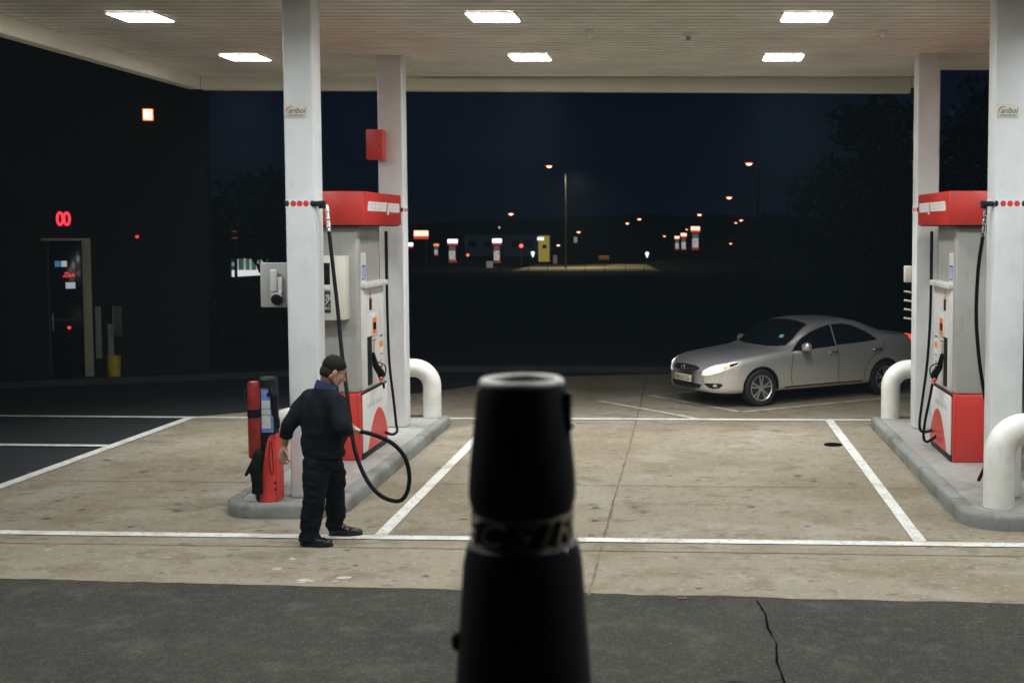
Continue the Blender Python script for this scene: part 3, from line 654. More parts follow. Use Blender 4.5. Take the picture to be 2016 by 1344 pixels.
part(t, 'bolt', MB().lathe([(.012, 0), (.012, .006), (0, .006)], n=12, M=Matrix.Translation((-3.876, 11.398, .28)) @ RX90).lathe([(.012, 0), (.012, .006), (0, .006)], n=12, M=Matrix.Translation((-3.876, 11.398, .34)) @ RX90), M['black'])
part(t, 'loop_cord', MB().tube(crv([(-3.915, 11.375, .74), (-3.925, 11.372, .56), (-3.905, 11.37, .43), (-3.885, 11.37, .45), (-3.89, 11.372, .6), (-3.90, 11.375, .74)], 7), .0045, 8), M['rubber'])
part(t, 'handset', fuse(MB().chain([(-3.90, 11.40, 1.23), (-3.868, 11.37, 1.17), (-3.862, 11.37, 1.0)], [.03, .036, .03], 12).chain([(-3.855, 11.37, 1.02), (-3.835, 11.36, .94), (-3.832, 11.36, .88)], [.02, .026, .022], 12), .008, 3), M['rubber'])
part(t, 'squeegee', fuse(MB().chain([(-4.02, 11.37, .62), (-4.05, 11.36, .50), (-4.06, 11.36, .36)], [.05, .055, .03], 12).cap((-4.075, 11.36, .56), (-4.13, 11.34, .43), .012, .018).box(-4.09, -4.0, 11.36, 11.42, .24, .44), .008, 3), M['rubber'])

# ------------------------------------------------------------------ small sign and rods behind the right back column
t = thing('price_board', 'small white sign box with four grey rods under it, behind the right back column', 'sign', (2.98, 16.25, 1.5))
part(t, 'post', MB().tube([(3.12, 16.25, .0), (3.12, 16.25, 2.3)], .03, 10), M['dark'])
part(t, 'sign_box', MB().box(2.915, 3.16, 16.20, 16.30, 2.015, 2.235, .01), M['cream'])
for k in range(4): part(t, 'rod', MB().tube([(2.912, 16.23, 1.895 - .118 * k), (3.12, 16.24, 1.865 - .118 * k)], .013, 10), M['cream'])
# ------------------------------------------------------------------ silver saloon
M['silver'] = mat('silver_paint', (.83, .82, .775), .32, .76, coat=.35)
M['glass_dark'] = mat('tinted_glass', (.006, .008, .011), .06, coat=.0)
M['tyre'] = mat('tyre_rubber', (.012, .012, .012), .8, bump=.3, bscale=40)
M['alloy'] = mat('alloy_rim', (.62, .62, .60), .3, .85)
M['headlens'] = mat('headlamp_lens', (.75, .72, .66), .12, emit=(1, .80, .66), es=.5)
M['headbulb'] = mat('headlamp_lit', (.9, .9, .9), .3, emit=(1, .90, .80), es=16)
M['indicator'] = mat('indicator_amber', (.8, .25, .03), .2, emit=(1, .30, .04), es=1.0)
M['tail'] = mat('tail_lamp_lit', (.5, .02, .02), .2, emit=(1, .05, .03), es=1.6)
M['plate'] = mat('number_plate', (.62, .60, .42), .45)
M['sticker_g'] = mat('licence_disc', (.25, .75, .6), .4)
def pch(tab):
    xs = [a for a, _ in tab]; ys = [b for _, b in tab]; n = len(xs)
    d = [(ys[i + 1] - ys[i]) / (xs[i + 1] - xs[i]) for i in range(n - 1)]; m = [d[0]] + [0 if d[i - 1] * d[i] <= 0 else 2 * d[i - 1] * d[i] / (d[i - 1] + d[i]) for i in range(1, n - 1)] + [d[-1]]
    def f(x):
        x = min(max(x, xs[0]), xs[-1]); i = 0
        while i < n - 2 and x > xs[i + 1]: i += 1
        h = xs[i + 1] - xs[i]; t = (x - xs[i]) / h
        return ys[i] * (1 + 2 * t) * (1 - t) ** 2 + h * m[i] * t * (1 - t) ** 2 + ys[i + 1] * t * t * (3 - 2 * t) + h * m[i + 1] * t * t * (t - 1)
    return f
c_wb = pch([(0, .30), (.1, .25), (.5, .22), (1.2, .22), (3.2, .22), (4.1, .24), (4.42, .30), (4.52, .42)])
c_hw = pch([(0, .50), (.03, .60), (.09, .68), (.2, .765), (.36, .82), (.6, .855), (1.0, .872), (2.5, .885), (3.5, .875), (4.1, .835), (4.35, .77), (4.47, .68), (4.52, .55)])
c_belt = pch([(0, .56), (.06, .605), (.2, .665), (.5, .725), (.9, .775), (1.3, .82), (2.5, .89), (3.5, .945), (4.2, .955), (4.45, .91), (4.52, .80)])
c_top = pch([(0, .60), (.05, .655), (.15, .715), (.35, .785), (.7, .835), (1.05, .875), (1.22, .898), (1.36, .965), (1.62, 1.13), (1.9, 1.275), (2.12, 1.335), (2.45, 1.365), (2.8, 1.362), (3.15, 1.325), (3.5, 1.225), (3.75, 1.145), (3.92, 1.075), (4.15, 1.055), (4.4, 1.02), (4.49, .96), (4.52, .84)])
c_rw = pch([(0, .5), (1.1, .78), (1.4, .755), (1.9, .70), (2.2, .665), (3.1, .655), (3.6, .675), (3.95, .66), (4.52, .6)])
c_g = pch([(0, 0), (1.1, 0), (1.45, .55), (1.9, 1), (3.2, 1), (3.6, .62), (3.98, 0), (4.52, 0)])
UM = [(0, 0), (.9, .97), (1.22, 1.34), (2.06, 2.09), (2.5, 2.51), (3.1, 3.05), (3.6, 3.51), (4.52, 4.52)]
um = pch(UM); umi = pch([(b_, a) for a, b_ in UM])
def section(u):
    uu = umi(u); wb, hw, be, tp, rw, g = c_wb(u), c_hw(u), c_belt(u), c_top(uu), c_rw(uu), c_g(uu)
    L = lambda a, b_: a + (b_ - a) * g
    h = be - wb; dt = max(tp - be, .02)
    return [(0, wb), (hw * .80, wb), (hw * .965, wb + .10 * h), (hw * .985, wb + .30 * h), (hw, wb + .60 * h), (hw * .992, wb + .84 * h), (hw * .965, be),
            (L(hw * .90, hw * .925), L(be + .64 * dt, be + .035)), (L(hw * .74, rw + (hw * .925 - rw) * .45), L(be + .76 * dt, be + .5 * dt)), (L(hw * .62, rw * 1.03), L(be + .83 * dt, tp - .14 * min(1, dt * 3) * .75)),
            (L(hw * .45, rw * .86), L(be + .915 * dt, tp - .035)), (L(hw * .22, rw * .45), L(be + .98 * dt, tp - .008)), (0, tp)]
def car_body():
    us = [0, .012, .03, .055, .09, .13, .18, .24, .30, .37, .45] + [.45 + .075 * k for k in range(1, 50)]
    us = [u for u in us if u < 4.12] + [4.12, 4.2, 4.28, 4.35, 4.41, 4.455, 4.485, 4.505, 4.52]
    vs = []; fs = []; SUB = 3
    for u in us:
        s = section(u); P = [Vector((a, b_, 0)) for a, b_ in s]; Q = []
        pp = [P[0] * 2 - P[1]] + P + [Vector((-P[-2].x, P[-2].y, 0))]
        for i in range(1, len(pp) - 2):
            a, b_, c, d = pp[i - 1:i + 3]
            for k in range(SUB):
                t = k / SUB; Q.append(.5 * ((2 * b_) + (c - a) * t + (2 * a - 5 * b_ + 4 * c - d) * t * t + (3 * b_ - a - 3 * c + d) * t ** 3))
        Q.append(P[-1]); Q[0] = P[0]
        # nose and tail are bowed in plan
        ring = [(u + bow(u, q.x), -q.x, q.y) for q in Q] + [(u + bow(u, q.x), q.x, q.y) for q in reversed(Q[1:-1])]
        vs += ring; n = len(ring)
    for i in range(len(us) - 1):
        for k in range(n): fs.append((i * n + k, (i + 1) * n + k, (i + 1) * n + (k + 1) % n, i * n + (k + 1) % n))
    fs.append(tuple(range(n))); fs.append(tuple((len(us) - 1) * n + k for k in range(n - 1, -1, -1)))
    b = bmesh.new(); bv = [b.verts.new(p) for p in vs]
    for f in fs: b.faces.new([bv[i] for i in f])
    bmesh.ops.recalc_face_normals(b, faces=b.faces[:]); return b
def bow(u, v):
    if u < .5: return .13 * (abs(v) / .8) ** 2.2 * (1 - u / .5)
    if u > 4.2: return -.08 * (abs(v) / .8) ** 2.2 * ((u - 4.2) / .32)
    return 0
WU = (.95, 3.55)
def cut_arches(b):
    me = bpy.data.meshes.new('tmpb'); b.to_mesh(me); o = bpy.data.objects.new('tmpb', me); COL.objects.link(o)
    cm = MB()
    for wu in WU:
        for sg in (-1, 1): cm.lathe([(.352, -.22), (.352, .22)], n=44, M=Matrix.Translation((wu, sg * .80, .305)) @ RX90)
    co_ = bpy.data.objects.new('tmpc', mesh_of(cm, 'tmpc', smooth=False)); COL.objects.link(co_)
    md = o.modifiers.new('b', 'BOOLEAN'); md.operation = 'DIFFERENCE'; md.object = co_; md.solver = 'EXACT'
    m2 = bpy.data.meshes.new_from_object(o.evaluated_get(bpy.context.evaluated_depsgraph_get()))
    r = MB().add([v.co[:] for v in m2.vertices], [list(p.vertices) for p in m2.polygons])
    bpy.data.objects.remove(o); bpy.data.objects.remove(co_); return r
_b = car_body(); BV = BVHTree.FromBMesh(_b)
body = cut_arches(_b); _b.free()
ang = R(31)
car = thing('parked_car', 'silver four-door saloon with lit headlights, parked beyond the right pump lane', 'car', (-.019, 18.756, .012), ang)
car.scale = (.94, .94, .94)
def cp(par, name, mb, m, **k): return part(par, name, mb, M[m], local=True, **k)
cbody = cp(car, 'body', body, 'silver', ang=28)
def patch(poly, dirn, plane, off=.005, rings=7, dens=.03, depth=.012, warp=False):
    if warp: poly = [(um(p[0]), p[1]) for p in poly]
    """polygon given in a plane, laid on the car's skin along dirn; a thin shell following the surface"""
    d = Vector(dirn).normalized(); P = [Vector(p) for p in poly]; B = []
    for i, p in enumerate(P):
        q = P[(i + 1) % len(P)]; n = max(1, int((q - p).length / dens))
        for k in range(n): B.append(p.lerp(q, k / n))
    c = sum(B, Vector((0, 0))) / len(B); vs = []; fs = []; m = len(B)
    def hit(p):
        o = plane(p) - d * 12; loc, nr, i, ds = BV.ray_cast(o, d)
        return (loc + nr * off, nr) if loc is not None else None
    grid = []
    for r in range(rings + 1):
        for p in B:
            h = hit(p.lerp(c, r / (rings + .6))); grid.append(h)
    # points that missed the car borrow the nearest hit
    last = next((g for g in grid if g), None)
    for i, g in enumerate(grid):
        if g is None: grid[i] = last
        else: last = g
    vs = [g[0] for g in grid] + [g[0] - g[1] * depth for g in grid[:m]]
    for r in range(rings):
        for k in range(m): fs.append((r * m + k, r * m + (k + 1) % m, (r + 1) * m + (k + 1) % m, (r + 1) * m + k))
    fs.append(tuple(rings * m + k for k in range(m)))
    s0 = (rings + 1) * m
    for k in range(m): fs.append((k, s0 + k, s0 + (k + 1) % m, (k + 1) % m))
    b = bmesh.new(); bv = [b.verts.new(v) for v in vs]
    for f in fs:
        try: b.faces.new([bv[i] for i in f])
        except ValueError: pass
    bmesh.ops.recalc_face_normals(b, faces=b.faces[:])
    return MB().bm(b)
top = lambda p: Vector((p.x, p.y, 1)); front = lambda p: Vector((0, p.x, p.y))
def side(sg): return lambda p: Vector((p.x, sg * 1.0, p.y))
def sd(sg): return (0, -sg, 0)
wind = [(1.28, 0), (1.295, .3), (1.35, .56), (1.42, .695), (1.62, .675), (1.85, .635), (2.0, .605), (2.045, .3), (2.06, 0), (2.045, -.3), (2.0, -.605), (1.85, -.635), (1.62, -.675), (1.42, -.695), (1.35, -.56), (1.295, -.3)]
ws = cp(car, 'windscreen', patch(wind, (0, 0, -1), top, .004, warp=True), 'glass_dark')
cp(ws, 'licence_disc', patch([(1.535, -.47), (1.60, -.46), (1.595, -.36), (1.53, -.37)], (0, 0, -1), top, .008, 3, warp=True), 'sticker_g')
rear = [(3.24, 0), (3.25, .45), (3.3, .5), (3.72, .56), (3.80, .3), (3.81, 0), (3.8, -.3), (3.72, -.56), (3.3, -.5), (3.25, -.45)]
cp(car, 'rear_window', patch(rear, (0, 0, -1), top, .004, warp=True), 'glass_dark')
for sg in (-1, 1):
    S = side(sg)
    fw = [(1.45, .862), (1.60, .965), (1.74, 1.06), (1.90, 1.15), (2.05, 1.215), (2.2, 1.265), (2.38, 1.305), (2.44, 1.312), (2.46, 1.1), (2.47, .91), (2.0, .885)]
    rw = [(2.50, .925), (2.49, 1.1), (2.475, 1.314), (2.75, 1.318), (2.95, 1.285), (3.12, 1.215), (3.30, 1.11), (3.44, 1.01), (3.46, .975), (3.1, .945)]
    for nm, pl_ in (('front', fw), ('rear', rw)):
        dr_ = cp(car, 'side_window', patch([(p_[0], p_[1] - .05 * sstep(1.05, 1.3, p_[1])) for p_ in pl_], sd(sg), S, .004, warp=True), 'glass_dark')
    # chrome line under the glass, door gaps, sill, handles
    def rib(pts, w, off=.004):
        a = [Vector(p) for p in crv([(um(p[0]), p[1], 0) for p in pts], 10)]; vs = []; d = Vector(sd(sg))
        for i, p in enumerate(a):
            t = (a[min(i + 1, len(a) - 1)] - a[max(i - 1, 0)]).normalized()
            for e in (-1, 1):
                q = p + Vector((-t.y, t.x, 0)) * e * w / 2
                h = BV.ray_cast(Vector((q.x, sg * 3, q.y)), d)
                loc = h[0] + h[1] * off if h[0] is not None else Vector((q.x, sg * .87, q.y)); vs.append(loc)
        return MB().add(vs, [(2 * i, 2 * i + 1, 2 * i + 3, 2 * i + 2) for i in range(len(a) - 1)])
    cp(car, 'door_gap', rib([(1.50, .87), (1.44, .70), (1.42, .5), (1.45, .30)], .009), 'black', smooth=False)
    cp(car, 'door_gap', rib([(2.48, .92), (2.50, .7), (2.50, .5), (2.50, .30)], .009), 'black', smooth=False)
    cp(car, 'door_gap', rib([(3.62, .95), (3.55, .80), (3.42, .74), (3.28, .66), (3.16, .52), (3.12, .30)], .009), 'black', smooth=False)
    cp(car, 'sill_strip', rib([(1.3, .285), (2.2, .29), (3.1, .29)], .022), 'black', smooth=False)
    cp(car, 'window_trim', rib([(1.42, .845), (2.0, .868), (2.5, .893), (3.1, .928), (3.48, .955)], .012, .007), 'silver', smooth=False)
    for hu in (2.40, 3.36):
        h = BV.ray_cast(Vector((hu, sg * 3, .815)), Vector(sd(sg))); y = h[0].y
        cp(car, 'door_handle', MB().tube([(hu - .10, y, .812), (hu - .085, y + sg * .03, .815), (hu + .08, y + sg * .03, .82), (hu + .10, y, .82)], [.012, .015, .015, .012], 10), 'chrome')
    mr = fuse(MB().chain([(1.78, sg * .90, .93), (1.77, sg * .99, .945)], [.062, .075], 14).cap((1.80, sg * .86, .895), (1.79, sg * .93, .91), .02, .03), .012, 4)
    cp(car, 'wing_mirror', mr, 'silver')
    # headlamp unit on the front corner, seen along the diagonal
    dq = Vector((1, -sg, -.12)).normalized(); ax = Vector((1, sg, 0)).normalized()
    dia = lambda p: ax * p.x + Vector((0, 0, p.y)) + Vector((0, 0, 0))
    hl = [(a_, w_ - .03) for a_, w_ in [(.36, .535), (.385, .600), (.47, .652), (.58, .695), (.72, .722), (.86, .745), (.965, .757), (.955, .725), (.90, .690), (.80, .645), (.68, .588), (.55, .548), (.43, .525)]]
    hd = cp(car, 'headlamp', patch(hl, dq, dia, .006), 'headlens')
    bl = [(.56, .575), (.56, .605), (.60, .640), (.66, .652), (.70, .642), (.715, .608), (.68, .583), (.62, .568)]
    cp(hd, 'lit_bulb', patch(bl, dq, dia, .010, 5), 'headbulb')
    am = [(.735, .600), (.725, .630), (.76, .655), (.795, .652), (.80, .640), (.775, .615)]
    cp(hd, 'indicator', patch(am, dq, dia, .010, 4), 'indicator')
    cp(hd, 'dark_tip', patch([(.82, .640), (.82, .685), (.95, .723), (.945, .70), (.90, .668)], dq, dia, .010, 4), 'screen')
    fog = [(.40, .37), (.47, .378), (.60, .380), (.70, .376), (.72, .345), (.66, .300), (.56, .290), (.49, .305)]
    fg = cp(car, 'fog_lamp_recess', patch(fog, dq, dia, .006, 5), 'black')
    cp(fg, 'fog_lamp', patch([(.60 + .038 * math.cos(a), .342 + .026 * math.sin(a)) for a in [k * math.pi / 8 for k in range(16)]], dq, dia, .016, 4), 'chrome')
    # tail lamp on the back corner
    tq = Vector((-1, -sg, -.05)).normalized(); tx = Vector((-1, sg, 0)).normalized(); tdia = lambda p: tx * p.x + Vector((0, 0, p.y))
    cp(car, 'tail_lamp', patch([(-2.65, .72), (-2.65, .90), (-2.5, .905), (-2.38, .88), (-2.40, .76), (-2.5, .70)], tq, tdia, .008, 5), 'tail')
gr = cp(car, 'grille', patch([(-.385, .615), (-.36, .645), (-.2, .66), (0, .665), (.2, .66), (.36, .645), (.385, .615), (.30, .575), (.15, .553), (0, .548), (-.15, .553), (-.30, .575)], (1, 0, 0), front, .006), 'black')
def gline(pts, r, off=.012):
    out = []
    for p in crv([(p[0], p[1], 0) for p in pts], 8):
        h = BV.ray_cast(Vector((-3, p.x, p.y)), Vector((1, 0, 0))); out.append(h[0] + Vector((-off, 0, 0)) if h[0] is not None else Vector((.2, p.x, p.y)))
    return MB().tube(out, r, 8)
cp(gr, 'chrome_slat', gline([(-.36, .622), (-.2, .618), (0, .600), (.2, .618), (.36, .622)], .008), 'chrome')
cp(gr, 'chrome_slat', gline([(-.33, .590), (-.15, .575), (0, .570), (.15, .575), (.33, .590)], .007), 'chrome')
cp(gr, 'chrome_slat', gline([(-.37, .643), (-.2, .655), (0, .660), (.2, .655), (.37, .643)], .006), 'chrome')
em = MB().lathe([(.060, -.012), (.060, .02), (.052, .026), (0, .026)], n=28, M=Matrix.Translation((-.0, 0, .625)) @ Matrix.Rotation(R(-80), 4, 'Y'))
e_ = cp(car, 'badge', em, 'black')
em2 = MB().tube([(-.032, .045 * math.cos(a), .625 + .045 * math.sin(a)) for a in [2 * math.pi * k / 24 for k in range(25)]], .006, 8)
em2.tube([(-.032, .028 * math.cos(a), .628 + .02 * math.sin(a)) for a in [math.pi * k / 12 - .5 for k in range(14)]], .006, 8)
cp(e_, 'badge_ring', em2, 'chrome')
cp(car, 'lower_intake', patch([(-.46, .372), (-.40, .38), (0, .382), (.40, .38), (.46, .372), (.42, .32), (.34, .292), (0, .285), (-.34, .292), (-.42, .32)], (1, 0, 0), front, .005), 'black')
pl2 = cp(car, 'number_plate', MB().box(-.03, -.012, -.262, .262, .398, .510, .004), 'plate')
PMX = Matrix.Translation((-.031, 0, .454)) @ Matrix.Rotation(R(-90), 4, 'Z') @ RX90
cp(pl2, 'characters', MB().text('BE1517 25', .092, PMX, .003, 0, .95), 'label_k', smooth=False)
cp(pl2, 'flag_mark', MB().prism([(-.24, -.03), (-.225, -.035), (-.19, .03), (-.205, .035)], .002, Matrix.Translation((-.0315, 0, .454)) @ Matrix.Rotation(R(-90), 4, 'Z') @ RX90), 'redbrite', smooth=False)
cp(pl2, 'plate_frame', MB().box(-.026, -.008, -.275, .275, .388, .520, .004), 'black')
# wheels
for wu in WU:
    for sg in (-1, 1):
        w = bpy.data.objects.new('wheel', mesh_of(MB().lathe([(.195, -.085), (.22, -.10), (.275, -.098), (.298, -.075), (.303, -.03), (.303, .03), (.298, .075), (.275, .098), (.22, .10), (.195, .085)], n=48, M=RX90), 'wheel'))
        COL.objects.link(w); w.parent = car; w.location = (wu, sg * .765, .302); w.data.materials.append(M['tyre'])
        rm = MB(); o = sg
        Mw = Matrix.Rotation(R(90) * sg, 4, 'X') @ Matrix.Rotation(R(180), 4, 'X') if False else (RX90 if sg < 0 else Matrix.Rotation(R(-90), 4, 'X'))
        rm.lathe([(.165, .02), (.196, .03), (.206, .085), (.212, .098), (.203, .101), (.192, .09), (.18, .045)], n=48, M=Mw)
        for k in range(5):
            for e in (-1, 1):
                a = R(72 * k + 10.5 * e + 18); a2 = R(72 * k + 10 * e + 18)
                Q = Mw @ Matrix.Rotation(a, 4, 'Z')
                rm.prism([(.03, -.012), (.19, -.0165), (.19, .0165), (.03, .012)], .03, Q @ Matrix.Translation((0, 0, .058)), .004)
        rm.lathe([(.05, .05), (.05, .088), (.03, .094), (0, .094)], n=24, M=Mw)
        r_ = cp(w, 'rim', rm, 'alloy'); cp(w, 'brake_disc', MB().lathe([(.15, .0), (.15, .02), (0, .02)], n=32, M=Mw), 'steel')
        cp(w, 'wheel_well', MB().lathe([(.192, -.02), (.192, -.01), (0, -.01)], n=32, M=Mw), 'black')
cp(car, 'underbody', MB().box(.35, 4.3, -.56, .56, .17, .5, .03), 'black')
zt = BV.ray_cast(Vector((3.15, 0, 3)), Vector((0, 0, -1)))[0].z
cp(car, 'aerial', MB().chain([(3.12, 0, zt), (3.18, 0, zt + .035)], [.014, .006], 8), 'black')
for wu in WU:
    for sg in (-1, 1):
        ln = MB(); aa = [R(-8 + 196 * k / 24) for k in range(25)]; v = []
        for y_ in (.835, .57): v += [(wu + .3495 * math.cos(a), sg * y_, .305 + .3495 * math.sin(a)) for a in aa]
        v.append((wu, sg * .57, .305)); ln.add(v, [(k, k + 1, 25 + k + 1, 25 + k) for k in range(24)] + [(25 + k, 25 + k + 1, 50) for k in range(24)])
        cp(car, 'arch_liner', ln, 'black')
for nm, y0 in (('wiper', -.35), ('wiper', .15)):
    P_ = [];
    for k in range(8):
        q = Vector((um(1.36) + .012 * k * (1 if y0 < 0 else .6), y0 + .06 * k)); h = BV.ray_cast(Vector((q.x, q.y, 3)), Vector((0, 0, -1))); P_.append(h[0] + Vector((0, 0, .012)))
    cp(car, nm, MB().tube(P_, .007, 6), 'black')
# low-beam light thrown by the lit headlamps
for sg in (-1, 1):
    li = bpy.data.lights.new('low_beam', 'SPOT'); li.energy = 3; li.spot_size = R(70); li.spot_blend = 1; li.shadow_soft_size = .04; li.color = (1, .86, .7)
    lo = bpy.data.objects.new('low_beam', li); COL.objects.link(lo); lo.parent = car; lo.location = (-.06, sg * .60, .63); lo.rotation_euler = (0, R(78), 0)
# ------------------------------------------------------------------ the man with the hose
M['skin'] = mat('skin', (.42, .23, .155), .5, var=.15, vscale=14)
M['sweater'] = mat('navy_sweater', (.0085, .0108, .0145), .95, spec=.12, var=.25, vscale=30, bump=.35, bscale=260)
M['trousers'] = mat('navy_trousers', (.0055, .0065, .009), .9, spec=.12, var=.2, vscale=10, bump=.1, bscale=200)
M['hair'] = mat('dark_hair', (.009, .006, .005), .7, spec=.2, var=.5, vscale=60, bump=.6, bscale=180)
M['collar'] = mat('blue_collar', (.018, .042, .13), .75, bump=.2, bscale=200)
M['shoe'] = mat('black_leather', (.010, .010, .011), .18)
M['eye'] = mat('eye_white', (.6, .57, .53), .2)
man = thing('person', 'man in navy sweater and dark trousers, bending his head and holding the black fuel hose', 'person', (-3.13, 10.52, .016))
A = at
def wrinkle(mb, amp, sc, seed, zs=1.0, lim=None):
    out = []
    for x, y, z in mb.v:
        k = amp
        if lim: k *= lim(z)
        d = noise.noise_vector((x * sc + seed, y * sc, z * sc * zs)); out.append((x + d.x * k, y + d.y * k, z + d.z * k * .3))
    mb.v = out; return mb
# --- skin: head, neck, forearms, hands over a slim hidden trunk, one surface
hd = Vector((-3.045, 10.50, 1.508))           # middle of the head; face turned to the right (+X) and down
f = Vector((.74, .50, -.52)).normalized()      # gaze
sdv = f.cross(Vector((0, 0, 1))).normalized() # his right
up = sdv.cross(f).normalized()
HM = Matrix((( f.x, sdv.x, up.x, hd.x), (f.y, sdv.y, up.y, hd.y), (f.z, sdv.z, up.z, hd.z), (0, 0, 0, 1)))
H_ = lambda a, b_, c: HM @ Vector((a, b_, c))     # forward, his right, up
HR = HM.to_3x3().to_4x4()
sk = MB()
sk.ball(H_(-.012, 0, .032), (.100, .077, .094), 24, HR)
sk.ball(H_(.040, 0, -.030), (.064, .064, .082), 20, HR)        # face
sk.ball(H_(.062, 0, -.092), (.034, .038, .030), 16, HR)        # chin
for e in (-1, 1):
    sk.cap(H_(-.02, e * .055, -.055), H_(.05, e * .03, -.092), .026, .024, 12)   # jaw
    sk.ball(H_(.062, e * .042, -.028), (.026, .022, .026), 12, HR)            # cheek
    sk.ball(H_(.070, e * .030, .022), (.022, .026, .011), 12, HR)             # brow
    ear = HM @ Matrix.Translation((-.012, e * .078, -.018)) @ Matrix.Rotation(R(14 * 1), 4, 'Y')
    sk.ball(ear.to_translation(), (.022, .012, .034), 14, HR @ Matrix.Rotation(R(-12), 4, 'Y'))
sk.cap(H_(.094, 0, .008), H_(.120, 0, -.032), .010, .015, 12); sk.ball(H_(.108, .011, -.037), .010, 10); sk.ball(H_(.108, -.011, -.037), .010, 10)
sk.ball(H_(.094, 0, -.062), (.014, .026, .008), 12, HR); sk.ball(H_(.091, 0, -.074), (.013, .022, .008), 12, HR)
neck0 = Vector((-3.115, 10.52, 1.34)); sk.chain([H_(-.035, 0, -.045), neck0.lerp(H_(-.035, 0, -.05), .4), neck0], [.062, .060, .070], 16)
pel = Vector((-3.135, 10.53, .80)); chest = Vector((-3.135, 10.52, 1.18))
sk.chain([neck0, chest, pel], [.07, .11, .11], 14)
shl = Vector((-3.295, 10.60, 1.255)); shr = Vector((-3.005, 10.40, 1.255))
ell = A(566, 838, 10.50); wrl = A(561, 874, 10.56)
elr = A(676, 842, 10.27); wrr = A(689, 851, 10.44)
sk.chain([chest, shl, ell, wrl], [.08, .05, .044, .029], 14); sk.chain([chest, shr, elr, wrr], [.08, .05, .044, .029], 14)
def finger(mb, p, dirs, lens, r):
    p = Vector(p)
    for d, l in zip(dirs, lens):
        q = p + Vector(d).normalized() * l; mb.cap(p, q, r, r * .92, 10); p = q; r *= .92
# left hand hanging relaxed, back of the hand towards the left, fingers slightly curled to the right
pm = wrl + Vector((-.012, -.015, -.065)); sk.ball(wrl + Vector((-.005, -.008, -.05)), (.032, .024, .050), 16)
sk.ball(pm + Vector((-.004, -.004, -.005)), (.034, .022, .036), 14)
for k, (ox, oy, L_) in enumerate([(-.030, -.012, .078), (-.011, -.016, .088), (.010, -.012, .084), (.027, -.002, .066)]):
    finger(sk, pm + Vector((ox, oy, -.025)), [(-.15 + .1 * k, -.10, -1), (.22 + .08 * k, .10, -.9), (.5 + .06 * k, .25, -.6)], [L_ * .45, L_ * .32, L_ * .26], .0098)
finger(sk, pm + Vector((.020, -.020, .022)), [(.55, -.45, -.6), (.30, -.2, -.95)], [.036, .030], .0115)
# right hand closed round the hose end
ha = A(696, 845, 10.49); hb = A(682, 840, 10.47); axd = (ha - hb).normalized(); hc = wrr + Vector((.012, .02, .012))
sk.ball(wrr.lerp(hb, .5), (.040, .036, .034), 16)
nv = (Vector((0, -1, 0)) - axd * Vector((0, -1, 0)).dot(axd)).normalized(); bv_ = axd.cross(nv)
for k in range(4):
    c = hb.lerp(ha, -.2 + .38 * k); rr_ = .034; pts = [c + (nv * math.cos(a) + bv_ * math.sin(a)) * rr_ for a in [R(-70 + 42 * j) for j in range(5)]]
    sk.chain(pts, [.0105, .0105, .010, .0095, .009], 10)
finger(sk, wrr.lerp(hb, .6) + Vector((0, -.02, .02)), [(.6, -.3, .5), (.9, .1, .1)], [.034, .028], .0115)
# ankles inside the shoes
FN0, FN1 = Vector((-3.29, 10.38, .09)), Vector((-3.085, 10.345, .05))       # near foot: heel, toe
FF0, FF1 = Vector((-3.13, 10.70, .09)), Vector((-2.935, 10.715, .05))     # far foot
hipn = Vector((-3.20, 10.45, .78)); hipf = Vector((-3.10, 10.60, .78)); knn = Vector((-3.20, 10.40, .43)); knf = Vector((-3.105, 10.66, .43))
sk.chain([pel, hipn, knn, FN0 + Vector((.02, 0, .06))], [.07, .06, .045, .032], 12); sk.chain([pel, hipf, knf, FF0 + Vector((.02, 0, .06))], [.07, .06, .045, .032], 12)
body_ = part(man, 'body', fuse(sk, .0055, 3, .5), M['skin'], ang=80)
# --- hair: short, dark, trimmed above the ear
hr = MB(); g = bmesh.new(); bmesh.ops.create_uvsphere(g, u_segments=40, v_segments=28, radius=1)
dele = []
for v in g.verts:
    p = v.co.copy(); a, b_, c = p.x * .107 - .018, p.y * .0855, p.z * .099 + .035
    low = -.085 if a < -.06 else (-.085 + (a + .06) * 1.15 if a < .02 else .007 + (a - .02) * .95)
    nn = .006 * noise.noise((p.x * 5, p.y * 5, p.z * 5)) + .003 * noise.noise((p.x * 16, p.y * 16, p.z * 5))
    taper = 1 - .10 * sstep(.02, -.08, c) if True else 1
    v.co = Vector((a * 1.0, b_ * taper, c)) + p * nn
    if c < low: dele.append(v)
bmesh.ops.delete(g, geom=dele, context='VERTS'); bmesh.ops.solidify(g, geom=g.faces[:], thickness=.012); bmesh.ops.transform(g, matrix=HM, verts=g.verts[:]); bmesh.ops.recalc_face_normals(g, faces=g.faces[:])
part(man, 'hair', MB().bm(g), M['hair'], ang=60)
fd = bmesh.new(); bmesh.ops.create_uvsphere(fd, u_segments=40, v_segments=28, radius=1); dele = []
for v in fd.verts:
    p = v.co.copy(); v.co = Vector((p.x * .084 - .032, p.y * .0735, p.z * .088 - .022))
    a, c = v.co.x, v.co.z
    if a > -.012 + .25 * (c - .01) or c < -.088 or c > .03: dele.append(v)
bmesh.ops.delete(fd, geom=dele, context='VERTS'); bmesh.ops.solidify(fd, geom=fd.faces[:], thickness=.008); bmesh.ops.transform(fd, matrix=HM, verts=fd.verts[:]); bmesh.ops.recalc_face_normals(fd, faces=fd.faces[:])
M['fade'] = mat('cropped_hair', (.026, .016, .011), .8, spec=.2, var=.5, vscale=90, bump=.4, bscale=220)
part(man, 'cropped_hair', MB().bm(fd), M['fade'], ang=60)
eb = MB(); ey = MB()
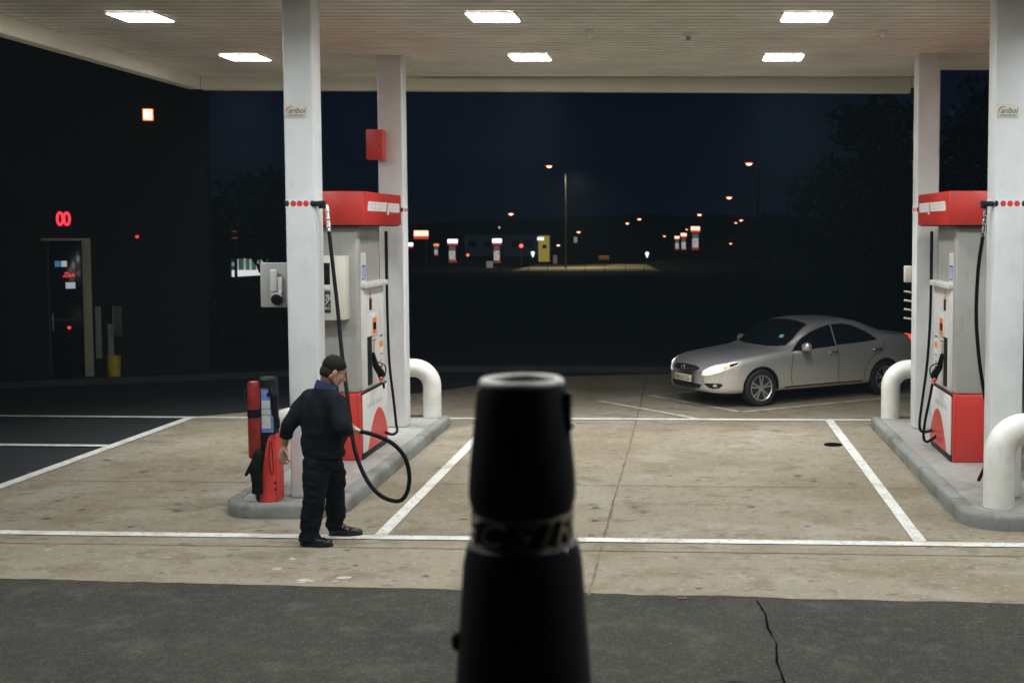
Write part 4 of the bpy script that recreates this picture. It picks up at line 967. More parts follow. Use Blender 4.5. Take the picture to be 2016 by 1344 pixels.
for e in (-1, 1):
    ey.ball(H_(.083, e * .030, .004), (.009, .012, .007), 10, HR); eb.tube([H_(.094, e * .014, .026), H_(.094, e * .030, .031), H_(.082, e * .048, .026)], .0045, 8)
part(man, 'eye', ey, M['eye']); part(man, 'eyebrow', eb, M['hair'])
# --- sweater with pushed-up sleeves
sw = MB()
axc = Vector((.80, -.60, 0)); bk = Vector((.60, .80, 0))      # across the back (towards his right), and the way the chest faces
RB = Matrix(((axc.x, bk.x, 0, 0), (axc.y, bk.y, 0, 0), (0, 0, 1, 0), (0, 0, 0, 1)))
tr = [((-3.14, 10.51, 1.235), (.195, .115, .10)), ((-3.135, 10.51, 1.15), (.205, .135, .12)), ((-3.125, 10.52, 1.05), (.205, .15, .13)), ((-3.12, 10.53, .95), (.205, .165, .13)), ((-3.12, 10.53, .86), (.205, .165, .10)), ((-3.125, 10.53, .80), (.195, .155, .06)), ((-3.065, 10.60, .93), (.14, .13, .13))]
tr2 = []
for (c0, r0), (c1, r1) in zip(tr[:5], tr[1:6]):
    for k in range(5): q_ = k / 5; tr2.append((tuple(Vector(c0).lerp(Vector(c1), q_)), tuple(Vector(r0).lerp(Vector(r1), q_))))
for c, r in tr2 + tr[5:]: sw.ball((c[0] - .045, c[1], c[2]), (r[0] * 1.05, r[1], r[2]), 24, RB)
sw.chain([neck0 + Vector((0, 0, .035)), neck0 + Vector((-.005, 0, -.03))], [.082, .12], 18)
sw.chain([chest + Vector((0, 0, .06)), shl], [.13, .088], 18); sw.chain([shl, shl.lerp(ell, .5), ell, ell.lerp(wrl, .42)], [.088, .078, .070, .054], 18)
sw.chain([chest + Vector((0, 0, .06)), shr], [.13, .088], 18); sw.chain([shr, shr.lerp(elr, .5), elr, elr.lerp(wrr, .70)], [.088, .082, .074, .056], 18)
sw = wrinkle(wrinkle(fuse(sw, .012, 12, .6), .017, 6, 3.1, 1.3), .011, 13, 9.0, .9)
part(man, 'sweater', sw, M['sweater'], ang=80)
cf = MB(); d = (wrl - ell).normalized(); q = ell.lerp(wrl, .50); cf.tube([q - d * .03, q - d * .015, q + d * .012, q + d * .018], [.054, .058, .056, .048], 18)
part(man, 'sleeve_cuff', cf, M['sweater'])
hm = MB(); pr_ = []
n = 40; v = []
for zz, g_ in ((.765, 1.0), (.79, 1.025), (.815, 1.02), (.82, .97)):
    for k in range(n):
        a = 2 * math.pi * k / n; p = RB @ Vector((.200 * g_ * math.cos(a), .163 * g_ * math.sin(a), 0)); v.append((-3.155 + p.x, 10.53 + p.y, zz))
hm.add(v, [(i * n + k, i * n + (k + 1) % n, (i + 1) * n + (k + 1) % n, (i + 1) * n + k) for i in range(3) for k in range(n)])
part(man, 'sweater_hem', wrinkle(hm, .006, 9, 2.0), M['sweater'])
# --- shirt collar
cl = MB(); n = 36; v = []
for j, (zz, rr_) in enumerate([(1.338, .094), (1.372, .086), (1.402, .079), (1.404, .086), (1.375, .098), (1.338, .109)]):
    for k in range(n):
        a = 2 * math.pi * k / n; fw = math.cos(a - math.atan2(f.y, f.x)); dz = -.040 * (fw + .1) * (1 if j in (1, 2, 3, 4) else .9) + .0
        c0 = neck0.lerp(H_(-.035, 0, -.05), (zz - 1.335) / .17); v.append((c0.x + rr_ * math.cos(a), c0.y + rr_ * math.sin(a), zz + dz))
cl.add(v, [(i * n + k, i * n + (k + 1) % n, (i + 1) * n + (k + 1) % n, (i + 1) * n + k) for i in range(5) for k in range(n)])
part(man, 'shirt_collar', cl, M['collar'], ang=60)
# --- trousers
to = MB(); RBH = RB
to.ball((-3.155, 10.53, .80), (.185, .150, .10), 22, RBH); to.ball((-3.165, 10.51, .73), (.178, .145, .12), 22, RBH); to.ball((-3.18, 10.46, .70), (.12, .12, .12), 18)
to.chain([hipn + Vector((0, .02, -.08)), hipn.lerp(knn, .55), knn, Vector((-3.235, 10.39, .24)), Vector((-3.25, 10.395, .085))], [.118, .112, .098, .094, .088], 20)
to.chain([hipf + Vector((-.02, -.02, -.08)), hipf.lerp(knf, .55), knf, Vector((-3.10, 10.685, .24)), Vector((-3.115, 10.70, .105))], [.112, .106, .088, .082, .080], 20)
to = fuse(to, .012, 8); to.v = [(x, y, max(z, .062)) for x, y, z in to.v]
part(man, 'trousers', wrinkle(wrinkle(to, .017, 6, 5.5, 2.0, lambda z: .5 + 1.0 * sstep(.35, .1, z)), .010, 14, 1.2, 2.0), M['trousers'], ang=80)
# --- black leather shoes
for h0, t0 in ((FN0, FN1), (FF0, FF1)):
    d = (t0 - h0); d.z = 0; L_ = d.length; d.normalize(); yw = math.atan2(d.y, d.x); SMx = Matrix.Translation((h0.x, h0.y, .016)) @ Matrix.Rotation(yw, 4, 'Z')
    sh = MB(); RZ = Matrix.Rotation(yw, 4, 'Z')
    for (x, z, rx, ry, rz) in [(0, .055, .050, .040, .058), (.05, .060, .06, .041, .058), (.10, .045, .065, .046, .045), (.155, .036, .065, .050, .036), (.205, .030, .050, .044, .030), (L_ - .0, .027, .035, .034, .026)]:
        sh.ball((SMx @ Vector((x, 0, z)))[:], (rx, ry, rz), 18, RZ)
    sh = fuse(sh, .007, 4); sh.v = [(x, y, max(z, .024)) for x, y, z in sh.v]
    so = part(man, 'shoe', sh, M['shoe'], ang=70)
    out = []
    for k in range(40):
        a = 2 * math.pi * k / 40; u = math.cos(a); w = math.sin(a); xx = .5 * (L_ + .012) + (.5 * (L_ + .012) + .045) * u; out.append((xx, .050 * w * (.80 + .22 * math.sin((xx / L_) * 2.6))))
    part(so, 'sole', MB().prism(out, .022, SMx @ Matrix.Translation((0, 0, .001)), .003), M['black'])
    lc = MB()
    for k in range(4): lc.tube([SMx @ Vector((.075 + .022 * k, y_, .108 - .014 * k + (.004 if abs(y_) < .01 else -.006))) for y_ in (-.02, 0, .02)], .0035, 6)
    part(so, 'lace', lc, M['rubber'])
# ------------------------------------------------------------------ the black post right in front of the camera
PY_ = 2.6; pc = Vector((-.352, PY_))
t = thing('barrier_post', 'tall tapered black post with a lettered band, out of focus in the foreground', 'post', (pc.x, pc.y, .004))
part(t, 'sleeve', MB().lathe([(.150, .006), (.150, 1.70), (.148, 1.74), (.128, 2.03), (.1185, 2.072), (.112, 2.076)], (pc.x, pc.y, 0), 40), M['black'])
bandp = part(t, 'band', MB().lathe([(.1085, 2.06), (.1085, 2.15)], (pc.x, pc.y, 0), 40), M['black'])
M['gold'] = mat('bronze_lettering', (.33, .28, .20), .6)
rg = MB()
for z in (2.078, 2.138): rg.lathe([(.1075, z - .004), (.1115, z - .004), (.1115, z + .004), (.1075, z + .004)], (pc.x, pc.y, 0), 40)
part(bandp, 'rim_line', rg, M['gold'])
lt = MB()
for ch, px in (('S', -1.30), ('C', -.62), ('S', .06), ('I', .60), ('R', 1.12)):
    a = px / 1.15 * 1.02
    MX = Matrix.Translation((pc.x, pc.y, 2.108)) @ Matrix.Rotation(a, 4, 'Z') @ Matrix.Translation((0, -.1095, 0)) @ RX90
    lt.text(ch, .068, MX, .006, .3, 1.4)
part(bandp, 'lettering', lt, M['gold'], smooth=False)
part(t, 'upper_cone', MB().lathe([(.100, 2.12), (.1095, 2.152), (.1145, 2.170), (.1145, 2.20), (.112, 2.24), (.097, 2.385), (.093, 2.408), (.080, 2.410)], (pc.x, pc.y, 0), 40), M['black'])
M['ring'] = mat('ring_grey', (.62, .60, .55), .4, spec=.6)
part(t, 'top_ring', MB().lathe([(0.080 + .0115 * math.cos(R(a)), 2.418 + .0105 * math.sin(R(a))) for a in range(0, 361, 30)], (pc.x, pc.y, 0), 48), M['ring'])
part(t, 'clip', MB().box(pc.x + .088, pc.x + .108, PY_ - .03, PY_ + .0, 2.31, 2.40, .006), M['black'])
part(t, 'rivet', MB().ball((pc.x + .112, PY_ - .05, 2.332), .006, 10).ball((pc.x + .098, PY_ - .062, 2.066), .006, 10), M['chrome'])
part(t, 'side_knob', MB().ball((pc.x - .142, PY_ - .02, 1.86), (.012, .016, .022), 14), M['black'])

# ------------------------------------------------------------------ dark shop building on the left
ba = math.atan2(.35, .937); Ux = Vector((.937, .35)).normalized(); Un = Vector((-Ux.y, Ux.x))
BO = Vector((-11.0, 22.45))
bld = thing('shop_building', 'unlit dark shop building with a pale door frame, at the left beyond the forecourt', 'building', (BO.x, BO.y, 0), ba)
def bp(par, name, mb, m, **k): return part(par, name, mb, M[m], local=True, **k)
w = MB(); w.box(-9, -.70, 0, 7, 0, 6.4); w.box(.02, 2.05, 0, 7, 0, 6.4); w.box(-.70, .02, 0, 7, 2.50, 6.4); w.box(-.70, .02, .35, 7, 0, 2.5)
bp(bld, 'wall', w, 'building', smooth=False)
bp(bld, 'roof_edge', MB().box(-9.1, 2.15, -.12, 7.1, 6.4, 6.62, .02), 'dark')
M['frame'] = mat('door_frame_pale', (.50, .48, .38), .5, var=.1, vscale=6)
fr = bp(bld, 'door_frame', MB().box(-.10, .045, -.06, .10, .002, 2.52, .006).box(-.76, .045, -.05, .10, 2.50, 2.545, .004), 'frame')
dr_ = bp(bld, 'door', MB().box(-.70, -.10, .14, .19, .02, 2.49, .004), 'screen')
bp(dr_, 'frame_rail', MB().box(-.70, -.66, .12, .139, .02, 2.49).box(-.70, -.10, .12, .139, 1.02, 1.08), 'dark', smooth=False)
M['sg_white'] = mat('lit_notice', (.7, .72, .75), .5, emit=(.7, .8, .9), es=.38); M['sg_blue'] = mat('lit_notice_blue', (.1, .2, .5), .5, emit=(.10, .3, .6), es=.35)  # door stickers given a glow of their own in place of light
M['neon'] = mat('neon_red', (.6, .02, .05), .4, emit=(1, .045, .075), es=1.25); M['reds'] = mat('small_red_lamp', (.6, .03, .03), .4, emit=(1, .06, .05), es=1.0)
bp(dr_, 'notice', MB().box(-.46, -.37, .112, .118, 2.02, 2.13), 'sg_white', smooth=False); bp(dr_, 'notice', MB().box(-.57, -.47, .112, .118, 2.02, 2.13), 'sg_blue', smooth=False)
bp(dr_, 'notice', MB().box(-.40, -.24, .112, .118, 1.62, 1.735), 'sg_white', smooth=False); bp(dr_, 'notice', MB().box(-.33, -.26, .112, .118, 1.76, 1.82), 'plate', smooth=False)
DM = Matrix.Translation((-.35, .112, 1.87)) @ RX90
bp(dr_, 'red_writing', MB().text('Zak', .12, DM, .006, .3, 1.1), 'neon', smooth=False)
bp(dr_, 'opening_hours', MB().text('24H', .07, Matrix.Translation((-.19, .112, 1.18)) @ RX90, .004, 0, 1.2), 'dark', smooth=False)
bp(dr_, 'handle', MB().tube([(-.62, .10, .85), (-.62, .06, .88), (-.62, .06, 1.15), (-.62, .10, 1.18)], .014, 8), 'steel')
bp(dr_, 'lock_lamp', MB().ball((-.36, .10, .90), (.035, .02, .03), 10), 'reds')
t = thing('neon_sign', 'small glowing red neon sign of two loops above the shop door', 'neon sign', (BO.x, BO.y, 2.9), ba)
nm = MB()
for x0 in (-.435, -.325): nm.tube([(x0 + .045 * math.cos(a), -.10, .11 * math.sin(a) * (1.0)) for a in [2 * math.pi * k / 28 for k in range(29)]], .022, 10)
nm.tube([(-.38, -.10, -.09), (-.38, -.10, .09)], .018, 8)
bp(t, 'tubes', nm, 'neon'); bp(t, 'backing', MB().box(-.52, -.24, -.06, -.002, -.16, .16, .01), 'dark')
def wl(px, py):   # a point on the shop wall seen at this pixel
    d = ray(px, py); o = Vector((0, 0, CAM_H)); k = ((BO.x - o.x) * Un.x + (BO.y - o.y) * Un.y) / (d.x * Un.x + d.y * Un.y); return o + d * k
M['wall_lamp'] = mat('wall_lamp_lit', (.9, .6, .4), .4, emit=(1, .55, .28), es=5); M['wall_lamp_rim'] = mat('wall_lamp_rim', (.8, .25, .1), .4, emit=(1, .22, .05), es=1.4)
p = wl(292, 227); t = thing('wall_lamp', 'square glowing orange bulkhead lamp high on the dark shop wall', 'wall lamp', tuple(p), ba)
bp(t, 'lens', MB().box(-.068, .068, -.14, -.11, -.085, .085, .01), 'wall_lamp'); bp(t, 'rim', MB().box(-.092, .092, -.125, -.09, -.11, .11, .01), 'wall_lamp_rim'); bp(t, 'case', MB().box(-.08, .08, -.09, -.002, -.10, .10, .01), 'dark')
p = wl(270, 466); t = thing('indicator_lamp', 'tiny red indicator light on the dark shop wall right of the door', 'indicator light', tuple(p), ba)
bp(t, 'lens', MB().lathe([(.03, 0), (.03, .02), (0, .035)], n=14, M=Matrix.Translation((0, -.02, 0)) @ RX90), 'reds'); bp(t, 'case', MB().box(-.045, .045, -.02, -.002, -.045, .045, .006), 'dark')
M['palegrey'] = mat('pale_grey_paint', (.30, .32, .30), .6)
M['midgrey'] = mat('mid_grey_paint', (.10, .11, .10), .6)
a, b_ = wl(187, 603), wl(199, 705)
t = thing('wall_duct', 'tall narrow pale duct on the shop wall beside the door frame', 'duct', (a.x, a.y, 0), ba)
bp(t, 'cover', MB().box(0, .10, -.05, -.002, b_.z, a.z, .006), 'palegrey'); bp(t, 'pipe', MB().tube([(.05, -.026, .0), (.05, -.026, b_.z)], .02, 8), 'dark')
a, b_ = wl(212, 637), wl(225, 697)
t = thing('wall_duct', 'short pale duct on the shop wall above the yellow bin', 'duct', (a.x, a.y, 0), ba)
bp(t, 'cover', MB().box(0, .10, -.05, -.002, b_.z - .4, a.z, .006), 'palegrey')
a, b_ = wl(219, 602), wl(235, 660)
t = thing('wall_cabinet', 'dim grey meter cabinet on the shop wall above the yellow bin', 'cabinet', (a.x, a.y, 0), ba)
bp(t, 'case', MB().box(.03, .18, -.12, -.002, b_.z, a.z, .008), 'midgrey'); bp(t, 'edge', MB().box(.025, .04, -.125, -.01, b_.z - .003, a.z + .003, .003), 'palegrey')
d = ray(225, 741); k = -CAM_H / d.z; bx, by = d.x * k, d.y * k
t = thing('waste_bin', 'yellow cylindrical bin standing against the dark shop wall', 'bin', (bx, by, 0))
part(t, 'drum', MB().lathe([(.10, .002), (.112, .02), (.118, .20), (.114, .21), (.122, .36), (.126, .385), (.115, .385), (.105, .05), (0, .05)], (bx, by, 0), 28), M['yellow'])
part(t, 'band', MB().lathe([(.119, .20), (.123, .205), (.123, .225), (.119, .23)], (bx, by, 0), 28), M['yellow'])

# lit canopy seen beyond the shop corner, its light put into glowing walls and posts, over a dark slatted fence
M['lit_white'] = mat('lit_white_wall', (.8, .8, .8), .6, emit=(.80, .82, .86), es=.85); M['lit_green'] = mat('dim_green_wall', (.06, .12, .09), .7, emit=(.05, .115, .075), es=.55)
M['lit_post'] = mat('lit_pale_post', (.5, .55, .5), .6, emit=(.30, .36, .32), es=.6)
YB = 52.; a = at(455, 511, YB); b_ = at(560, 545, YB)
t = thing('lit_pavilion', 'distant lit pavilion with white counter and green wall, left of the lever panel', 'pavilion', ((a.x + b_.x) / 2, YB, terrain(a.x, YB)))
part(t, 'counter', MB().box(a.x, b_.x + 2, YB, YB + .3, at(456, 545, YB).z - .6, at(456, 532, YB).z), M['lit_white'], smooth=False)
part(t, 'back_wall', MB().box(a.x, b_.x + 2, YB + 1.0, YB + 1.2, at(456, 545, YB).z - 1, a.z + .15), M['lit_green'], smooth=False)
for px in (460, 473.5, 485, 498, 508): x = at(px, 520, YB).x; part(t, 'post', MB().tube([(x, YB + .5, at(456, 540, YB).z), (x, YB + .5, a.z + .1)], .045, 8), M['lit_post'])
part(t, 'lamp_globe', MB().ball(tuple(at(460, 520, YB - .1)), .09, 12), M['lit_post'])
mb = MB(); g0, g1 = at(456, 511.5, YB), at(560, 504, YB)
mb.add([(a.x - .5, YB - .2, g0.z), (b_.x + 2, YB - .2, g1.z + .1), (b_.x + 2, YB - .2, g1.z + .6), (a.x - .5, YB - .2, g0.z + .6), (a.x - .5, YB + 2, g0.z), (b_.x + 2, YB + 2, g1.z + .1), (b_.x + 2, YB + 2, g1.z + .6), (a.x - .5, YB + 2, g0.z + .6)], [(0, 1, 2, 3), (7, 6, 5, 4), (0, 4, 5, 1), (3, 2, 6, 7), (0, 3, 7, 4), (1, 5, 6, 2)]); part(t, 'roof', mb, M['dark'], smooth=False)
part(t, 'end_wall', MB().box(a.x - 1.6, a.x + .02, YB - .1, YB + 2, terrain(a.x, YB), g0.z + .6), M['dark'], smooth=False)
YF = 30.; fa, fb = at(425, 547, YF), at(575, 536, YF)
t = thing('slatted_fence', 'dark slatted metal fence below the lit pavilion, right of the shop', 'fence', ((fa.x + fb.x) / 2, YF, terrain(fa.x, YF)))
mb = MB(); n = 9
M['fence'] = mat('fence_dark', (.03, .034, .034), .5)
for k in range(n):
    z0 = fa.z - .11 * k - .09; z1 = fb.z - .11 * k - .09
    mb.add([(fa.x, YF, z0), (fb.x + .4, YF, z1), (fb.x + .4, YF, z1 + .09), (fa.x, YF, z0 + .09), (fa.x, YF + .03, z0), (fb.x + .4, YF + .03, z1), (fb.x + .4, YF + .03, z1 + .09), (fa.x, YF + .03, z0 + .09)], [(0, 1, 2, 3), (7, 6, 5, 4), (3, 2, 6, 7), (0, 4, 5, 1)])
part(t, 'slats', mb, M['fence'], smooth=False)
part(t, 'backing', MB().box(fa.x, fb.x + .4, YF + .06, YF + .1, terrain(fa.x, YF), fa.z - .02), M['dark'], smooth=False)
for px in (432, 490, 545): x = at(px, 540, YF).x; part(t, 'post', MB().box(x - .04, x + .04, YF + .03, YF + .11, terrain(x, YF), fa.z + .02), M['fence'])
t = thing('shop_sign_lamp', 'two faint orange light bars above the slatted fence', 'light bars', tuple(at(462, 468, 40)))
M['faint_or'] = mat('faint_orange_lamp', (.3, .1, .03), .5, emit=(.35, .09, .02), es=.55)
for py, L_ in ((456, .07), (468.5, .10)): q = at(462, py, 40); part(t, 'bar', MB().box(q.x - L_, q.x + L_, 39.98, 40.02, q.z - .012, q.z + .012), M['faint_or'], smooth=False)
part(t, 'post', MB().tube([(at(462, 468, 40).x, 40.05, terrain(-14, 40)), (at(462, 468, 40).x, 40.05, at(462, 452, 40).z)], .05, 8), M['dark'])

# ------------------------------------------------------------------ far side: pumps, street lamps, kiosk, fence
def base_at(px, py):      # where the sight line through this pixel meets the falling ground
    d = ray(px, py); o = Vector((0, 0, CAM_H)); k = 20.
    while k < 420:
        q = o + d * k
        if q.z <= terrain(q.x, q.y): return q
        k += .25
    return o + d * 160
EM = {}
def emat(name, col, es, base=.5):
    if name not in EM: EM[name] = mat(name, tuple(min(1, c * base) for c in col), .5, emit=col, es=es)
    return EM[name]
def far_pump(px, yt, yb, w, Y, hc, label, dim=1.0):
    Y = float(Y); z1 = at(px, yt, Y).z; x = at(px, yt, Y).x; z0 = at(px, yb, Y).z; H = z1 - z0; W_ = w * Y / F_PX
    t = thing('fuel_pump', label, 'fuel pump', (x, Y, z0), group='lit fuel pumps far across the road')
    h = hc; D_ = .35 * W_
    hh = .16 * H
    part(t, 'lit_head', MB().box(x - .52 * W_, x + .52 * W_, Y - D_, Y + D_, z1 - hh, z1, .04 * W_), {'red': emat('far_head_red', (1, .42, .30), 2.6), 'blue': emat('far_head_white', (.80, .85, 1), 2.6), 'orange': emat('far_head_orange', (1, .38, .16), 1.1)}[h])
    part(t, 'red_band', MB().box(x - .53 * W_, x + .53 * W_, Y - D_ - .01, Y + D_ + .01, z1 - hh * 1.55, z1 - hh - .005), emat('far_band_red', (1, .10, .06), .55), smooth=False)
    bd = part(t, 'body', MB().box(x - .40 * W_, x + .40 * W_, Y - D_ * .8, Y + D_ * .8, z0, z1 - hh * 1.56), M['grey'] if dim > .4 else M['dark'], smooth=False)
    if dim > .4:
        part(bd, 'glow_panel', MB().box(x - .36 * W_, x + .34 * W_, Y - D_ * .8 - .03, Y - D_ * .8, z0 + .10 * H, z0 + .50 * H), emat('far_panel_glow', (.62, .64, .64), 1.0 * dim), smooth=False)  # panel, labels, band and base glow in place of light falling on them
        part(bd, 'screen', MB().box(x - .34 * W_, x + .34 * W_, Y - D_ * .8 - .02, Y - D_ * .8, z0 + .52 * H, z0 + .70 * H), emat('far_screen', (.16, .2, .24), .7 * dim), smooth=False)
        mk = MB(); kk = MB(); rr = random.Random(int(px))
        for _ in range(4):
            a, b_ = rr.uniform(-.3, .2), rr.uniform(.1, .46); mk.box(x + a * W_, x + (a + .14) * W_, Y - D_ * .8 - .045, Y - D_ * .8 - .03, z0 + b_ * H, z0 + (b_ + .05) * H)
        for _ in range(6):
            a, b_ = rr.uniform(-.34, .22), rr.uniform(.1, .46); kk.box(x + a * W_, x + (a + .1) * W_, Y - D_ * .8 - .04, Y - D_ * .8 - .03, z0 + b_ * H, z0 + (b_ + .04) * H)
        part(bd, 'orange_label', mk, emat('far_label_orange', (1, .25, .05), .7), smooth=False); part(bd, 'dark_label', kk, M['black'], smooth=False)
        part(t, 'red_base', MB().box(x - .42 * W_, x + .42 * W_, Y - D_ * .85, Y + D_ * .85, z0 - .02, z0 + .07 * H), emat('far_band_dim', (.7, .08, .05), .35), smooth=False)
far_pump(829, 454, 520, 24, 118, 'red', 'far pump with a glowing red head and unlit body, nearest the left back column', .3)
far_pump(805.5, 478, 516, 13, 140, 'blue', 'far pump with a pale blue head, partly behind the left back column', .3)
far_pump(859, 480, 503, 9, 180, 'orange', 'smallest far pump with an orange head, between the red and the blue-white ones', .6)
far_pump(891, 471, 516, 17, 144, 'blue', 'left one of the two far pumps with bright blue-white heads', 1)
far_pump(978.5, 470, 517, 16, 144, 'blue', 'right one of the two far pumps with bright blue-white heads, near the far fence', 1)
far_pump(1369, 446, 492, 17, 158, 'red', 'tallest of the three far pumps close together at the right, glowing red head', 1)
far_pump(1346, 459, 494, 11, 164, 'red', 'middle one of the three far pumps close together at the right', .9)
far_pump(1333, 465, 492, 9, 168, 'red', 'leftmost and smallest of the three far pumps close together at the right', .9)
M['pole'] = mat('lamp_pole', (.08, .085, .08), .6)
def street_lamp(px, py, Y, label, pole=None, r=1.0, col='so', arm=None):
    Y = float(Y); h = at(px, py, Y); xp = at(pole, py, Y).x if pole else h.x + .9 * (1 if px < 1300 else 1); zb = terrain(xp, Y)
    t = thing('street_lamp', label, 'street lamp', (xp, Y, zb), group='street lamps in the far night street')
    ztop = h.z - .05
    part(t, 'pole', MB().tube([(xp, Y, zb), (xp, Y, zb + .6 * (ztop - zb)), (xp, Y, ztop - .1)], [.09, .07, .05], 10), M['pole'])
    part(t, 'arm', MB().tube([(xp, Y, ztop - .1), (xp + (h.x - xp) * .15, Y, ztop + .1), (h.x, Y, ztop + .12)], .04, 8), M['pole'])
    k = Y / 75 * r * 1.2
    lm = {'so': emat('sodium_lamp', (1, .45, .26), 6), 'wh': emat('warm_lamp', (1, .72, .42), 2.6)}[col]
    part(t, 'lamp_head', MB().ball((h.x, Y, h.z + .09 * k), (.20 * k, .12, .05 * k), 12), M['pole'])
    part(t, 'lens', MB().ball((h.x, Y, h.z), (.145 * k, .12 * k, .075 * k), 14), lm)
    part(t, 'halo_shell', MB().lathe([(.20 * k, .04 * k), (.215 * k, .06 * k), (.17 * k, .08 * k)], (h.x, Y, h.z - .02 * k), 20), emat('sodium_halo', (1, .10, .04), 2.2))  # glowing red shell added to paint the halo round each lamp
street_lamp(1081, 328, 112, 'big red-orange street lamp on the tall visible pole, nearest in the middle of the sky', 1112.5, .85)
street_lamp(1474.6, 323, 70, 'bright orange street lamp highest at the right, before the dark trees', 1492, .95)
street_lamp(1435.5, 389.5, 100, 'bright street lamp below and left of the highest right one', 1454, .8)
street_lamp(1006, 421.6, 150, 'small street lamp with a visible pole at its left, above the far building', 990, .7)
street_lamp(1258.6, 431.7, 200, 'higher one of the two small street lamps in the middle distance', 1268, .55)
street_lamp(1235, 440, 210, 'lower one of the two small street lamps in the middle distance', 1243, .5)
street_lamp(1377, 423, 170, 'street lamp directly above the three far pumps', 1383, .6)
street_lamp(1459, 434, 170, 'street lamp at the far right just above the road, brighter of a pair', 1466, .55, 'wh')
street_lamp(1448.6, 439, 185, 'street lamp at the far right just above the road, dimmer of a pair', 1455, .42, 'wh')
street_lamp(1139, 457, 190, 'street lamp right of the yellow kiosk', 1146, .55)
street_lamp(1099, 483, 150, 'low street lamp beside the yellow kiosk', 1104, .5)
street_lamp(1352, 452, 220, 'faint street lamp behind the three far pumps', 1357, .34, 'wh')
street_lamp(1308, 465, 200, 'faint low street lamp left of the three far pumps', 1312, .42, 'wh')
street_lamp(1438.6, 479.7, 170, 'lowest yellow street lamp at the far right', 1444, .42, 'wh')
def path_light(px, py, pyb, label):
    q = base_at(px, pyb); Y = q.y; h = at(px, py, Y); k = Y / F_PX
    t = thing('path_light', label, 'path light', (h.x, Y, terrain(h.x, Y)), group='white post lights by the far fence')
    part(t, 'post', MB().tube([(h.x, Y, terrain(h.x, Y)), (h.x, Y, h.z)], 1.0 * k, 8), M['pole'])
    part(t, 'globe', MB().lathe([(.6 * k, -7 * k), (2.2 * k, -2 * k), (3.6 * k, 2 * k), (3.0 * k, 4.5 * k), (0, 5.5 * k)], tuple(h), 16), emat('white_globe', (.85, .93, 1), 1.5))
path_light(1049, 500, 522, 'white post light beside the yellow kiosk, left one')
path_light(1274, 501, 526, 'white post light in front of the bush, right one')
def signal(px, py, Y, r, label, cat='signal light'):
    h = at(px, py, Y); zb = terrain(h.x, Y); t = thing('signal_light', label, cat, (h.x, Y, zb), group='red lights in the far street')
    part(t, 'post', MB().tube([(h.x, Y + .1, zb), (h.x, Y + .1, h.z)], .06, 8), M['pole']); part(t, 'case', MB().box(h.x - r * 1.5, h.x + r * 1.5, Y + .02, Y + .3, h.z - r * 2.2, h.z + r * 1.6, .03), M['dark'])
    part(t, 'lens', MB().lathe([(r, 0), (r, .05), (r * .6, .09), (0, .1)], n=16, M=Matrix.Translation((h.x, Y + .02, h.z)) @ RX90), emat('signal_red', (1, .10, .08), 3.0))
signal(1026, 484, 120, .18, 'larger red signal light left of the yellow kiosk')
signal(921, 502, 120, .13, 'small red signal light between the two blue-white far pumps')
# yellow kiosk
q = base_at(1070, 515); Y = q.y; k = Y / F_PX; x = q.x; z0 = terrain(x, Y)
t = thing('kiosk', 'lit yellow kiosk with a white sign, in the far middle', 'kiosk', (x, Y, z0))
part(t, 'wall', MB().box(x - 9 * k, x + 13 * k, Y - 8 * k, Y + 8 * k, z0, z0 + 51 * k), emat('kiosk_glow', (.30, .235, .05), .75, 1.6), smooth=False)  # yellow wall glows by itself in place of falling light
part(t, 'door', MB().box(x - 1 * k, x + 7 * k, Y - 8.4 * k, Y - 8 * k, z0 + 26 * k, z0 + 33 * k), M['dark'], smooth=False)
part(t, 'lit_sign', MB().box(x - 11 * k, x + 2 * k, Y - 9.2 * k, Y - 8.1 * k, z0 + 42 * k, z0 + 48 * k, .3 * k), emat('kiosk_sign', (.85, .87, .95), 1.3))
part(t, 'side_shade', MB().box(x + 13 * k, x + 15 * k, Y - 8.5 * k, Y + 8.5 * k, z0, z0 + 52 * k), M['dark'], smooth=False)
q = base_at(1093, 519); k = q.y / F_PX; x, Y, z0 = q.x, q.y, terrain(q.x, q.y)
t = thing('litter_bin', 'pale pinkish bin beside the yellow kiosk', 'bin', (x, Y, z0)); part(t, 'drum', MB().lathe([(3.6 * k, 0), (4.2 * k, 15 * k), (3.4 * k, 17 * k), (0, 17 * k)], (x, Y, z0), 16), emat('pink_bin_glow', (.20, .13, .10), .5, 2)); part(t, 'lid', MB().lathe([(4.4 * k, 17 * k), (3 * k, 20 * k), (0, 20.5 * k)], (x, Y, z0), 16), M['dark'])  # drum colour glows by itself so the bin looks lit
q = base_at(1189, 515); k = q.y / F_PX; x, Y, z0 = q.x, q.y, terrain(q.x, q.y)
t = thing('bench', 'orange-brown bench on the lit far pavement', 'bench', (x, Y, z0))
part(t, 'seat', MB().box(x - 10 * k, x + 10 * k, Y - 3 * k, Y + 3 * k, z0 + 4 * k, z0 + 5.5 * k), emat('bench_glow', (.20, .09, .025), .5, 2), smooth=False); part(t, 'backrest', MB().box(x - 10 * k, x + 10 * k, Y + 2.4 * k, Y + 3 * k, z0 + 6.5 * k, z0 + 12 * k), emat('bench_glow', (.20, .09, .025), .5, 2), smooth=False)  # wood given a glow that stands for lamp light on it
for s in (-8, 8): part(t, 'leg', MB().box(x + (s - .6) * k, x + (s + .6) * k, Y - 2.5 * k, Y + 3 * k, z0, z0 + 4 * k), M['dark'], smooth=False)
q = base_at(966, 527); k = q.y / F_PX; x, Y, z0 = q.x, q.y, terrain(q.x, q.y)
